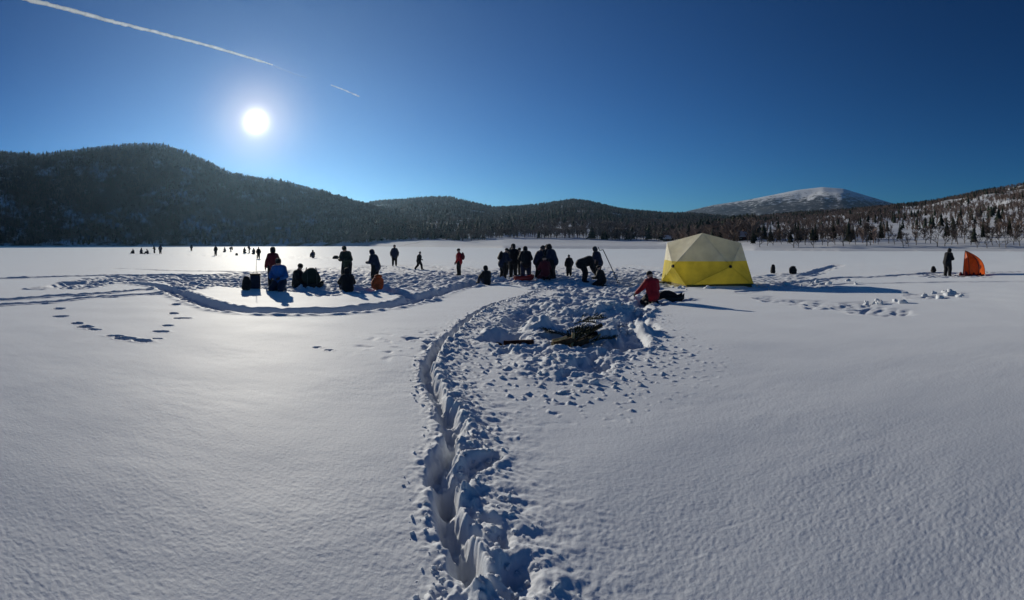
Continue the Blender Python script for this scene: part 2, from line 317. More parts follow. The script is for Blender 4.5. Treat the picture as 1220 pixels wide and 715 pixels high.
# ------------------------------------------------------------------ hills round the lake
def prof(pts):
    a = np.array(pts, float); return lambda px: np.interp(px, a[:, 0], a[:, 1])
shore = prof([(-300, 700), (300, 680), (430, 480), (520, 330), (600, 220), (800, 190), (900, 140), (1000, 126), (1220, 122), (1500, 122)])
RID = {'A': (950, prof([(-300, 195), (-60, 185), (0, 183), (50, 186), (100, 180), (150, 174), (190, 174), (215, 181), (250, 196), (275, 208), (300, 213), (340, 219), (380, 229), (420, 241), (460, 252), (520, 272), (580, 292), (1600, 300)])),
       'B': (1700, prof([(-300, 300), (300, 300), (380, 264), (420, 247), (450, 241), (480, 239), (510, 236), (535, 236), (560, 242), (590, 249), (620, 247), (650, 244), (680, 239), (700, 241), (740, 250), (790, 255), (830, 256), (900, 262), (1000, 268), (1100, 275), (1220, 285), (1600, 300)])),
       'C': (5000, prof([(-300, 305), (700, 300), (760, 268), (820, 251), (850, 244), (890, 238), (920, 232), (950, 226), (980, 222.5), (1005, 224.5), (1030, 232), (1060, 241), (1100, 250), (1180, 262), (1600, 300)])),
       'D': (820, prof([(-300, 305), (700, 300), (780, 292), (820, 276), (860, 266), (900, 260), (940, 256), (980, 253), (1010, 251), (1040, 248), (1080, 245), (1110, 241), (1150, 233), (1180, 227), (1220, 220), (1300, 213), (1500, 215)]))}
FOOT = {'A': 0, 'B': 120, 'C': 2300, 'D': 8}
def terrain(a, r):
    px = a * F + CX; s = shore(px); h = np.full(np.shape(r), -3.0)
    bank = np.clip((r - s) / 12, 0, 1) * 1.1 + np.clip(r - s, 0, 260) * .012
    h = np.where(r > s, bank, -3 + 3 * np.clip((r - s + 25) / 25, 0, 1) - .3)
    x = r * np.sin(a); y = r * np.cos(a)
    for k, (R, f) in RID.items():
        ft = np.maximum(s + FOOT[k], FOOT[k] if k == 'C' else 0)
        H = (HY - f(px)) / F * R + EYE
        t = np.clip((r - ft) / (R - ft), 0, 1); up = t ** 1.25 * (1.0 - .18 * np.sin(np.pi * t) * 0) ; up = up * (1.12 - .12 * t)
        dn = np.clip(1 - ((r - R) / (.9 * R)) ** 2, -1, 1)
        rough = 1 + (.10 * fbm(x / (R * .11), y / (R * .11), 3, 200) * np.sin(np.pi * t) if k != 'C' else .12 * fbm(x / 500, y / 500, 4, 210) * np.sin(np.pi * t))
        hh = H * np.where(r < R, up * rough, dn) + np.where(t > 0, bank * (1 - t), -5)
        h = np.maximum(h, np.where(H > 2, hh, -5))
    return h
pa = np.radians(np.linspace(-75, 75, 620)); pr = np.concatenate([np.geomspace(90, 1000, 150), np.geomspace(1010, 9000, 110)])
A2, R2 = np.meshgrid(pa, pr); H2 = terrain(A2.ravel(), R2.ravel())
V = np.stack([(R2 * np.sin(A2)).ravel(), (R2 * np.cos(A2)).ravel(), H2], 1)
i = np.arange(len(pr) - 1)[:, None]; j = np.arange(len(pa) - 1)[None, :]; n = len(pa)
Q = np.stack([i * n + j, i * n + j + 1, (i + 1) * n + j + 1, (i + 1) * n + j], -1).reshape(-1, 4)[:, ::-1]
def hill_mat():
    m = bpy.data.materials.new('hill_snow'); m.use_nodes = True; t = m.node_tree; b = t.nodes['Principled BSDF']; b.inputs['Roughness'].default_value = .8; b.inputs['Specular IOR Level'].default_value = .1
    g = t.nodes.new('ShaderNodeNewGeometry'); L = t.links.new
    n1 = t.nodes.new('ShaderNodeTexNoise'); n1.inputs['Scale'].default_value = .018; n1.inputs['Detail'].default_value = 9; n1.inputs['Roughness'].default_value = .68
    L(g.outputs['Position'], n1.inputs[0])
    sep = t.nodes.new('ShaderNodeSeparateXYZ'); L(g.outputs['Position'], sep.inputs[0])
    # brush thins out with height above the tree line, far from the lake shore it is solid
    up = t.nodes.new('ShaderNodeMapRange'); L(sep.outputs[2], up.inputs[0]); up.inputs[1].default_value = 340; up.inputs[2].default_value = 590; up.inputs[3].default_value = .02; up.inputs[4].default_value = .34
    ln = t.nodes.new('ShaderNodeVectorMath'); ln.operation = 'LENGTH'; L(g.outputs['Position'], ln.inputs[0])
    fr = t.nodes.new('ShaderNodeMapRange'); L(ln.outputs['Value'], fr.inputs[0]); fr.inputs[1].default_value = 260; fr.inputs[2].default_value = 860; fr.inputs[3].default_value = .26; fr.inputs[4].default_value = -.13
    ad = t.nodes.new('ShaderNodeMath'); L(n1.outputs['Fac'], ad.inputs[0]); L(up.outputs[0], ad.inputs[1])
    ad2 = t.nodes.new('ShaderNodeMath'); L(ad.outputs[0], ad2.inputs[0]); L(fr.outputs[0], ad2.inputs[1])
    r = t.nodes.new('ShaderNodeValToRGB'); r.color_ramp.elements[0].position = .44; r.color_ramp.elements[0].color = (.045, .042, .04, 1); r.color_ramp.elements[1].position = .56; r.color_ramp.elements[1].color = (.74, .76, .78, 1)
    L(ad2.outputs[0], r.inputs[0]); L(r.outputs[0], b.inputs['Base Color'])
    return m
ho = link('hills', fast_mesh('hills', V, Q), mats=[hill_mat()], smooth=True); ho['kind'] = 'structure'

# ------------------------------------------------------------------ woods on the hills (seen as one mass), then single shore trees
def spruce_proto(seed, tiers=4, n=6):
    r = np.random.RandomState(seed); V, T = [], []
    for k in range(tiers):
        z0 = .08 + .84 * k / tiers; z1 = min(1.0, z0 + .42 - .16 * k / tiers); w = .20 * (1 - k / tiers) ** .8 + .03
        b = len(V); ph = r.rand() * 6
        for q in range(n):
            a = ph + q * 2 * math.pi / n + r.randn() * .15; ww = w * (1 + r.randn() * .22); V.append((ww * math.cos(a), ww * math.sin(a), z0 + r.randn() * .03))
        V.append((0, 0, z1))
        for q in range(n): T.append((b + q, b + (q + 1) % n, b + n))
    V = np.array(V); V[-1, 2] = 1.0
    return V, np.array(T)
def birch_proto(seed, m=20):
    r = np.random.RandomState(seed); V, T = [], []
    def strip(p, q, w):
        d = np.cross(q - p, r.randn(3)); d = d / (np.linalg.norm(d) + 1e-9) * w; b = len(V)
        V.extend([p - d, p + d, q]); T.append((b, b + 1, b + 2))
    for k in range(3): strip(np.array([0, 0, 0.]), np.array([r.randn() * .04, r.randn() * .04, .75]), .016)
    for k in range(m):
        h = .22 + .6 * r.rand(); a = r.rand() * 6.283; s = np.array([0, 0, h]); L = .34 * (1.05 - .7 * abs(h - .45)) * (.6 + .6 * r.rand())
        e = s + np.array([math.cos(a) * L * .6, math.sin(a) * L * .6, L * (.7 + .4 * r.rand())]); strip(s, e, .022)
        if k % 2: strip(s + (e - s) * .5, e + r.randn(3) * .09, .02)
    V = np.array(V); V[:, 2] = np.clip(V[:, 2], 0, 1.02); return V, np.array(T)
SP = [spruce_proto(k) for k in range(4)]; BI = [birch_proto(10 + k) for k in range(4)]
def wood(name, label, pts, kinds, hs, matr, protos, wid=1.0):
    VV, TT, off = [], [], 0; r = np.random.RandomState(len(pts))
    for kk in range(len(protos)):
        sel = np.nonzero(kinds == kk)[0]
        if not len(sel): continue
        P, T = protos[kk]; a = r.rand(len(sel)) * 6.283; c, s = np.cos(a), np.sin(a); h = hs[sel]; w = h * (wid * (.8 + .5 * r.rand(len(sel))))
        x = P[None, :, 0] * c[:, None] - P[None, :, 1] * s[:, None]; y = P[None, :, 0] * s[:, None] + P[None, :, 1] * c[:, None]
        v = np.stack([x * w[:, None], y * w[:, None], np.broadcast_to(P[None, :, 2], x.shape) * h[:, None]], -1) + pts[sel][:, None, :]
        VV.append(v.reshape(-1, 3)); TT.append((T[None] + (np.arange(len(sel)) * len(P))[:, None, None] + off).reshape(-1, 3)); off += len(sel) * len(P)
    V = np.concatenate(VV); T = np.concatenate(TT); print(name, len(T))
    o = link(name, fast_mesh(name, V, T), mats=[matr]); o['kind'] = 'stuff'; o['label'] = label; o['category'] = 'wood'; return o
SPR_M = mat('spruce_needles', (.030, .042, .028), .8, .1, .4, .05)
BIR_M = mat('birch_twigs', (.20, .148, .124), .8, .1, .3, .05)
def scatter(n, a0, a1, r0f, r1, seed, dens=None, pw=1.0):
    r = np.random.RandomState(seed); a = (r.rand(n) * (a1 - a0) + a0 - CX) / F; lo = r0f(a * F + CX) if callable(r0f) else np.full(n, float(r0f))
    u = r.rand(n) ** pw; q = np.sqrt(lo ** 2 + u * (r1 ** 2 - lo ** 2)); m = q > lo
    if dens is not None: m &= r.rand(n) < dens(a * F + CX, q, q * np.sin(a), q * np.cos(a))
    a, q = a[m], q[m]; h = terrain(a, q); return np.stack([q * np.sin(a), q * np.cos(a), h - .3], 1), r
wood_edge = prof([(-300, 702), (300, 684), (430, 500), (520, 440), (600, 420), (800, 340), (870, 190), (1000, 150), (1500, 140)])
# left hill: brown birch wood, spruces along foot, ridge and the far left
gap = lambda px, q: 1 - .85 * np.exp(-(((px - 130) / 14) ** 2 + ((q - 820) / 40) ** 2)) - .8 * np.exp(-(((px - 172) / 18) ** 2 + ((q - 795) / 28) ** 2))
P, r = scatter(14500, -150, 500, wood_edge, 985, 1, lambda px, q, x, y: gap(px, q))
wood('birch_wood', 'brown leafless wood covering the hill under the sun', P, r.randint(0, 4, len(P)), r.uniform(5, 8.5, len(P)), BIR_M, BI, 1.5)
P, r = scatter(3600, -150, 520, wood_edge, 985, 2, lambda px, q, x, y: gap(px, q) * np.clip(.25 + .9 * noise(x / 70, y / 70, 300) + .8 * (q < 730) + .5 * (px < 70) + .35 * (q > 915), .03, 1))
wood('spruce_wood', 'dark spruces among the birches on the hill under the sun', P, r.randint(0, 4, len(P)), r.uniform(5, 11, len(P)), SPR_M, SP, 1.1)
P, r = scatter(12000, 380, 900, wood_edge, 1760, 3, lambda px, q, x, y: np.clip(.45 + 1.1 * noise(x / 160, y / 160, 301) + .4 * (q > 1500), .08, 1))
wood('spruce_wood', 'dark green spruce wood over the low hills behind the crowd', P, r.randint(0, 4, len(P)), r.uniform(6, 12, len(P)), SPR_M, SP, 1.25)
P, r = scatter(7500, 380, 900, wood_edge, 1700, 4, None, 1.5)
wood('birch_wood', 'brown leafless wood along the middle shore', P, r.randint(0, 4, len(P)), r.uniform(6, 10, len(P)), BIR_M, BI, 1.7)
P, r = scatter(12000, 800, 1420, wood_edge, 850, 5, lambda px, q, x, y: np.clip(.02 + .8 * noise(x / 60, y / 60, 302) + .3 * sst(450, 800, q), .01, 1))
wood('spruce_wood', 'dark spruces scattered over the snowy slope on the right', P, r.randint(0, 4, len(P)), r.uniform(3, 7.5, len(P)), SPR_M, SP, 1.0)
P, r = scatter(17000, 800, 1420, wood_edge, 850, 6, lambda px, q, x, y: np.clip(.5 + 1.3 * noise(x / 45, y / 45, 303) - .35 * (q < 300) + .3 * sst(350, 750, q), .12, 1), 1.2)
wood('birch_wood', 'brown leafless birches on the snowy slope on the right', P, r.randint(0, 4, len(P)), r.uniform(3, 6, len(P)), BIR_M, BI, 1.5)

# ------------------------------------------------------------------ single trees on the near shore
def grow_birch(seed):
    r = random.Random(seed); tb = bmesh.new(); cb = bmesh.new()
    P = [Vector((0, 0, -.1))]; d = Vector((r.uniform(-.08, .08), r.uniform(-.08, .08), 1)).normalized()
    for k in range(7):
        P.append(P[-1] + d * .125); d = (d + Vector((r.gauss(0, .1), r.gauss(0, .1), .05))).normalized()
    R = [.024, .021, .018, .015, .012, .009, .006, .004]; tube(tb, P, R, 6)
    def limb(p, d, L, rad, lev):
        q = [p]; dd = d.copy()
        for k in range(3): dd = (dd + Vector((r.gauss(0, .16), r.gauss(0, .16), .10 if lev < 2 else -.04))).normalized(); q.append(q[-1] + dd * L / 3)
        rad2 = rad * 1.9; tube(cb, q, [rad2, rad2 * .8, rad2 * .65, rad2 * .45], 3, False)
        if lev < 3:
            for k in range(4 if lev == 0 else 3):
                t = r.uniform(.3, 1) * 3; i = min(2, int(t)); s = q[i].lerp(q[i + 1], t - i)
                nd = (dd + Vector((r.gauss(0, .6), r.gauss(0, .6), r.gauss(.1, .35)))).normalized(); limb(s, nd, L * r.uniform(.42, .62), max(rad * .6, .0022), lev + 1)
    for k in range(11):
        t = r.uniform(1.6, 6.9); i = min(6, int(t)); s = P[i].lerp(P[i + 1], t - i); a = k * 2.4 + r.uniform(-.4, .4)
        limb(s, Vector((math.cos(a) * .75, math.sin(a) * .75, .75)).normalized(), r.uniform(.2, .34) * (1.15 - .5 * abs(t - 3.5) / 3.5), .0055, 0)
    return bm_mesh('trunk', tb), bm_mesh('crown', cb)
def grow_spruce(seed):
    r = random.Random(seed); tb = bmesh.new(); cb = bmesh.new(); tube(tb, [(0, 0, -.05), (0, 0, .5), (0, 0, .98)], [.018, .012, .003], 6)
    n = 26
    for k in range(n):
        h = .1 + .88 * k / n; w = .19 * (1 - h) ** .85 + .012; m = 7
        for q in range(m):
            a = 2 * math.pi * (q + .5 * (k % 2)) / m + r.uniform(-.2, .2); L = w * r.uniform(.75, 1.15); o = Vector((math.cos(a), math.sin(a), 0)); sd = Vector((-o.y, o.x, 0))
            p0 = Vector((0, 0, h + .02)); tip = o * L + Vector((0, 0, h - .25 * L)); wd = L * .26; mid = o * L * .55 + Vector((0, 0, h - .02 * L))
            vs = [cb.verts.new(v) for v in (p0, mid + sd * wd, tip, mid - sd * wd, mid - Vector((0, 0, L * .22)))]
            cb.faces.new((vs[0], vs[1], vs[4])); cb.faces.new((vs[1], vs[2], vs[4])); cb.faces.new((vs[2], vs[3], vs[4])); cb.faces.new((vs[3], vs[0], vs[4])); cb.faces.new((vs[0], vs[3], vs[2], vs[1]))
    return bm_mesh('trunk', tb), bm_mesh('crown', cb)
BARK = mat('birch_bark', (.30, .28, .26), .8, .1, .5, 3); TWIG = mat('twig_brown', (.075, .060, .052), .8, .1, .3, 2); SBARK = mat('spruce_bark', (.07, .055, .045), .9, .1, .3, 3); NEED = mat('near_needles', (.028, .042, .026), .8, .1, .4, 3)
BT = [grow_birch(k) for k in range(5)]; ST = [grow_spruce(40 + k) for k in range(3)]
for a, b in BT: a.materials.append(BARK); b.materials.append(TWIG)
for a, b in ST: a.materials.append(SBARK); b.materials.append(NEED)
def tree(kind, px, r, h, label, k, group, wide=1.0):
    a = (px - CX) / F; x, y = r * math.sin(a), r * math.cos(a); z = float(terrain(np.array([a]), np.array([float(r)]))[0]); tm, cm = (BT if kind == 'birch' else ST)[k % (5 if kind == 'birch' else 3)]
    o = empty(kind + '_tree', (x, y, z - .05), rnd.uniform(0, 6.28), h); o.scale = (h * wide, h * wide, h); link('trunk', tm, o); link('crown', cm, o)
    tag(o, label, 'tree', group); return o
SHORE = [(906, 4.6), (914, 5.0), (923, 4.2), (931, 5.2), (938, 4.0), (944, 5.6), (953, 4.4), (961, 5.4), (969, 4.1), (979, 4.6), (986, 5.4), (996, 4.2), (1004, 6.0), (1012, 4.0), (1021, 4.3), (1031, 6.2), (1037, 5.0), (1046, 4.2), (1058, 5.2), (1066, 4.4), (1077, 4.9), (1084, 4.2), (1093, 5.4), (1101, 4.6), (1109, 5.0), (1118, 6.6), (1125, 6.0), (1134, 5.4), (1141, 6.4), (1148, 5.6), (1157, 5.0), (1166, 4.4), (1177, 5.6), (1184, 6.2), (1190, 5.2), (1199, 4.6), (1208, 5.6), (1216, 6.0)]
ORD = 'first second third fourth fifth sixth seventh eighth ninth tenth eleventh twelfth thirteenth fourteenth fifteenth sixteenth seventeenth eighteenth nineteenth'.split() + ['twentieth'] + ['twenty-' + w for w in 'first second third fourth fifth sixth seventh eighth ninth'.split()] + ['thirtieth'] + ['thirty-' + w for w in 'first second third fourth fifth sixth seventh eighth ninth'.split()]
for k, (px, h) in enumerate(SHORE):
    tree('birch', px + rnd.uniform(-2, 2), float(shore(px)) + rnd.uniform(6, 26), h * rnd.uniform(.9, 1.1), ('low' if h < 4.5 else 'tall' if h > 5.8 else 'slender') + ' leafless birch on the right shore, ' + ORD[k] + ' from the yellow tent', k, 'leafless birches along the right shore', 1.25)
for k, (px, r, h) in enumerate([(897, 165, 5.5), (918, 175, 7), (928, 182, 6.5), (951, 172, 7.5), (957, 180, 6.2), (972, 168, 6.8), (993, 176, 7.6), (1016, 170, 6.6), (1050, 172, 7.2), (1072, 168, 6.4), (1128, 176, 7.5), (1137, 170, 6.8), (1171, 165, 6.0), (1203, 172, 7.0)]):
    tree('spruce', px, r, h, 'dark spruce behind the shore birches, ' + ORD[k] + ' from the yellow tent', k, 'spruces behind the right shore birches', 1.1)

# ------------------------------------------------------------------ cabins by the shore
def boxm(bm, x0, x1, y0, y1, z0, z1):
    v = [bm.verts.new(p) for p in ((x0, y0, z0), (x1, y0, z0), (x1, y1, z0), (x0, y1, z0), (x0, y0, z1), (x1, y0, z1), (x1, y1, z1), (x0, y1, z1))]
    for f in ((3, 2, 1, 0), (4, 5, 6, 7), (0, 1, 5, 4), (1, 2, 6, 5), (2, 3, 7, 6), (3, 0, 4, 7)): bm.faces.new([v[k] for k in f])
def cabin(px, r, w, dp, h, wallc, label, rz=0):
    a = (px - CX) / F; z = float(terrain(np.array([a]), np.array([float(r)]))[0]); o = empty('cabin', (r * math.sin(a), r * math.cos(a), z - .3), -a + rz); tag(o, label, 'cabin')
    bm = bmesh.new(); w2, d2 = w / 2, dp / 2; ph = .42 * dp
    f = [(-w2, -d2, 0), (w2, -d2, 0), (w2, d2, 0), (-w2, d2, 0), (-w2, -d2, h), (w2, -d2, h), (w2, d2, h), (-w2, d2, h), (-w2, 0, h + ph), (w2, 0, h + ph)]; v = [bm.verts.new(p) for p in f]
    for q in ((0, 1, 5, 4), (2, 3, 7, 6), (1, 2, 6, 9, 5), (3, 0, 4, 8, 7), (3, 2, 1, 0)): bm.faces.new([v[k] for k in q])
    link('wall', bm_mesh('wall', bm), o, [wallc])
    for s in (-1, 1):
        bm = bmesh.new(); e = .5; sl = ph / d2
        a0, a1 = Vector((-w2 - e, s * (d2 + e), h - sl * e + .05)), Vector((w2 + e, s * (d2 + e), h - sl * e + .05)); b0, b1 = Vector((-w2 - e, 0, h + ph + .05)), Vector((w2 + e, 0, h + ph + .05)); u = Vector((0, 0, .35))
        q = [bm.verts.new(p) for p in (a0, a1, b1, b0, a0 + u, a1 + u, b1 + u, b0 + u)]
        for g in ((0, 1, 2, 3), (7, 6, 5, 4), (0, 4, 5, 1), (1, 5, 6, 2), (2, 6, 7, 3), (3, 7, 4, 0)): bm.faces.new([q[k] for k in g])
        bmesh.ops.recalc_face_normals(bm, faces=bm.faces); rf = link('roof', bm_mesh('roof', bm), o, [SNOW])
    bm = bmesh.new(); boxm(bm, -.3 + w * .2, .3 + w * .2, -.3, .3, h + ph * .6, h + ph + 1.1); link('chimney', bm_mesh('chimney', bm), rf, [mat('brick', (.2, .1, .08))])
    bm = bmesh.new(); boxm(bm, -.45, .45, -d2 - .06, -d2 - .005, .1, 2.0); link('door', bm_mesh('door', bm), o, [mat('door_paint', (.16, .06, .04))])
    for s in (-.32, .30):
        bm = bmesh.new(); boxm(bm, s * w - .5, s * w + .5, -d2 - .05, -d2 - .004, 1.0, 2.0); wn_ = link('window', bm_mesh('window', bm), o, [mat('frame_white', (.7, .7, .68))])
        bm = bmesh.new(); boxm(bm, s * w - .4, s * w + .4, -d2 - .07, -d2 - .052, 1.1, 1.9); link('pane', bm_mesh('pane', bm), wn_, [mat('dark_glass', (.02, .025, .03), .1, .6)])
LOGW = mat('log_wall', (.06, .045, .035), .85, .2, .3, 2)
cabin(884, 205, 5.2, 4.2, 2.1, LOGW, 'small dark cabin behind the shore just right of the yellow tent top', .5)
cabin(797, 345, 6.0, 4.6, 2.3, LOGW, 'dark cabin on the far shore above the left edge of the yellow tent', -.4)
cabin(332, 700, 9, 6, 2.6, mat('barn_red', (.10, .04, .03)), 'snow-roofed farm house at the foot of the hill under the sun', .2)
cabin(348, 706, 6, 5, 2.4, LOGW, 'smaller snow-roofed shed beside the farm house under the hill', -.2)

# ------------------------------------------------------------------ the yellow tent
TY = mat('yellow_canvas', (.90, .76, .13), .6, .35, .10, 2.5, transl=.68); TW = mat('cream_canvas', (.86, .82, .69), .6, .35, .08, 2.5, transl=.42); DK = mat('black_plastic', (.02, .02, .018), .5); POLE = mat('pole_grey', (.08, .08, .08), .4)
def tent():
    N, L_, R_ = pt(818.5, 342, 19.7), pt(787.7, 335.5, 22.5), pt(898.5, 340, 20.5)
    for p in (N, L_, R_): p.z = 0
    Fv = L_ + R_ - N; c = (N + L_ + R_ + Fv) / 4; g0 = gz(c.x, c.y) - .02
    A = pt(837, 277, 20.9); TL = pt(794.6, 288.5, 22.2); TR = pt(883, 289, 21.3); TF = Vector((Fv.x * .93 + c.x * .07, Fv.y * .93 + c.y * .07, 1.86))
    HL = pt(801.5, 316.5, 20.05); HR = pt(870.5, 317, 20.05); HBL = (L_ + Fv + TL + TF) / 4 + (c - N).normalized() * .35; HBR = (R_ + Fv + TR + TF) / 4 + (c - L_).normalized() * .3
    o = empty('dome_tent', (c.x, c.y, g0)); tag(o, 'large yellow ice-fishing tent with cream upper half standing on the snow', 'tent')
    B = Vector((c.x, c.y, 0)); SPL = 1.03
    walls = [(HL, [TL, A, N, L_]), (HR, [A, TR, R_, N]), (HBL, [TF, TL, L_, Fv]), (HBR, [TR, TF, Fv, R_])]; roof = [[A, TR, TF], [A, TF, TL]]
    def panel(a, b, d, sag):                                        # a taut triangle of cloth, pulled slightly inwards
        bm = bmesh.new(); n = 8; g = {}; nn = (b - a).cross(d - a).normalized(); ctr = (a + b + d) / 3
        if nn.dot(ctr - (c + Vector((0, 0, .9)))) < 0: nn = -nn
        for i in range(n + 1):
            for j in range(n + 1 - i):
                u, v = i / n, j / n; w = 1 - u - v; wr = .012 * math.sin(17 * u + 5 * v) * u * v * w * 27
                g[i, j] = bm.verts.new(a * w + b * u + d * v - nn * (sag * 27 * u * v * w + sag * .6 * 4 * (u * w + v * w + u * v) * .3 * 0 + wr) - B)
        for i in range(n):
            for j in range(n - i):
                bm.faces.new((g[i, j], g[i + 1, j], g[i, j + 1]))
                if j < n - i - 1: bm.faces.new((g[i + 1, j], g[i + 1, j + 1], g[i, j + 1]))
        return bm
    def cut(bm, keep_up):
        geom = bm.verts[:] + bm.edges[:] + bm.faces[:]
        bmesh.ops.bisect_plane(bm, geom=geom, plane_co=(0, 0, SPL), plane_no=(0, 0, 1), clear_inner=keep_up, clear_outer=not keep_up); return bm
    for H, C in walls:
        for k in range(4):
            a, b = C[k], C[(k + 1) % 4]; low = min(a.z, b.z) < .1
            for up, nm, mt in ((True, 'upper_panel', TW), (False, 'lower_panel', TY)):
                bm = cut(panel(H, a, b, .05), up)
                if len(bm.faces): link(nm, bm_mesh(nm, bm), o, [mt], True)
                else: bm.free()
    for q in roof: link('roof_panel', bm_mesh('roof_panel', panel(q[0], q[1], q[2], .02)), o, [TW], True)
    for H, C in walls:
        out = (H - c); out.z = 0; out.normalize(); bm = bmesh.new(); tube(bm, [H - B - out * .03, H - B + out * .03], [.07, .055], 10); link('hub', bm_mesh('hub', bm), o, [DK])
        for e in C:
            bm = bmesh.new(); q = H - B - out * .06; e2 = e - B; e2 = e2 + (Vector((0, 0, .9)) - e2).normalized() * .06; tube(bm, [q, q.lerp(e2, .5) + out * .01, e2], .011, 6); link('pole', bm_mesh('pole', bm), o, [POLE])
    for a, b in ((N, R_), (N, L_), (L_, Fv), (Fv, R_)):             # snow skirt at the foot
        bm = bmesh.new(); n = 12; out = ((a + b) / 2 - c); out.z = 0; out.normalize(); pr = None
        for k in range(n + 1):
            p = a.lerp(b, k / n) - B; q = p + out * (.13 + .05 * math.sin(k * 2.3)); cur = [bm.verts.new(p + Vector((0, 0, .10)) - out * .004), bm.verts.new(p + out * .05 + Vector((0, 0, .03))), bm.verts.new(q + Vector((0, 0, -.03)))]
            if pr: bm.faces.new((pr[0], cur[0], cur[1], pr[1])); bm.faces.new((pr[1], cur[1], cur[2], pr[2]))
            pr = cur
        link('skirt', bm_mesh('skirt', bm), o, [mat('skirt_olive', (.16, .13, .03), .8)])
tent()

# ------------------------------------------------------------------ the orange shelter
OR = mat('orange_nylon', (.75, .13, .015), .5, .4, .12, 5, transl=.45); ORD = mat('dark_red_nylon', (.16, .015, .02), .6, .3, .2, 5, transl=.15)
def shelter():
    d = 28.0; a0 = (1158 - CX) / F; b = pt(1158, 327, d); g = gz(b.x, b.y); o = empty('pop_up_shelter', (b.x, b.y, g), -a0); tag(o, 'bright orange fin-shaped pop-up shelter standing on the snow at the far right', 'tent')
    s = d / F; top = Vector(((1150 - 1158) * s, -.05, 28.5 * s)); base = [Vector((-10.5 * s, -.55, 0)), Vector((-3 * s, -.75, 0)), Vector((8 * s, -.62, 0)), Vector((15.5 * s, -.05, 0)), Vector((9 * s, .6, 0)), Vector((-1 * s, .75, 0)), Vector((-9.5 * s, .5, 0))]
    def rib(q, n=10):
        m = Vector((q.x, q.y, 0)); out = Vector((q.x + 9 * s, q.y, 0)); out = out.normalized() if out.length > .05 else out
        return [top.lerp(q, t) + out * (.30 * min(1, (q.x + 10 * s) / (14 * s)) + .04) * math.sin(math.pi * t) + Vector((0, 0, .12 * math.sin(math.pi * t))) for t in [k / n for k in range(n + 1)]]
    ribs = [rib(q) for q in base]
    for u, v in zip(ribs, ribs[1:]):
        bm = bmesh.new(); g_ = []
        for k in range(11):
            row = []
            for j in range(6): t = j / 5; p = u[k].lerp(v[k], t); p = p - Vector((p.x * .1, p.y * .12, 0)) * math.sin(math.pi * t) * k / 10 * .6 + Vector((.012 * math.sin(k * 1.7 + j), 0, 0)) * (k / 10); row.append(bm.verts.new(p))
            g_.append(row)
        for k in range(10):
            for j in range(5): bm.faces.new((g_[k][j], g_[k][j + 1], g_[k + 1][j + 1], g_[k + 1][j]))
        bmesh.ops.remove_doubles(bm, verts=bm.verts, dist=.002); link('panel', bm_mesh('panel', bm), o, [OR], True)
    for q in ribs:
        bm = bmesh.new(); tube(bm, q, .018, 6); link('rib', bm_mesh('rib', bm), o, [mat('rib_brown', (.09, .03, .02), .5)])
    for k, (x0, x1) in enumerate(((-15, -2), (-3, 7), (6, 14.5))):   # loose flaps lying on the snow along the foot
        bm = bmesh.new(); n = 10; pr = None
        for i in range(n + 1):
            x = (x0 + (x1 - x0) * i / n) * s; h = (.30 if k == 0 else .16) * (.6 + .4 * math.sin(i * 1.3 + k)) * math.sin(math.pi * min(1, (i + 1.5) / (n + 2)))
            cur = [bm.verts.new((x, y, z)) for y, z in ((-.98 + .1 * k, -.02), (-.92 + .1 * k, h * .8), (-.78 + .1 * k, h), (-.6, h * .4), (-.5, -.02))]
            if pr:
                for m in range(4): bm.faces.new((pr[m], cur[m], cur[m + 1], pr[m + 1]))
            pr = cur
        link('flap', bm_mesh('flap', bm), o, [ORD], True)
shelter()

# ------------------------------------------------------------------ people
SKIN = mat('skin', (.50, .30, .22), .55, .3, .08, 12); BOOT = mat('boot_black', (.015, .014, .013), .6, .3); GLOVE = mat('glove_black', (.018, .018, .02), .7)
def cloth(n, c): return mat(n, c, .75, .2, .22, 6, sheen=.1)
JK = {'navy': cloth('navy_cloth', (.018, .026, .055)), 'black': cloth('black_cloth', (.013, .014, .017)), 'green': cloth('dark_green_cloth', (.020, .034, .026)), 'maroon': cloth('maroon_cloth', (.12, .018, .026)),
      'blue': cloth('blue_cloth', (.015, .11, .36)), 'red': cloth('red_cloth', (.36, .015, .025)), 'grey': cloth('grey_cloth', (.05, .055, .065)), 'brown': cloth('brown_cloth', (.055, .04, .032)), 'orange': cloth('orange_cloth', (.55, .09, .025)), 'teal': cloth('teal_cloth', (.015, .05, .075))}
def m2(p): return [(p[0], p[1], p[2]), (-p[0], p[1], p[2])]          # [right, left]
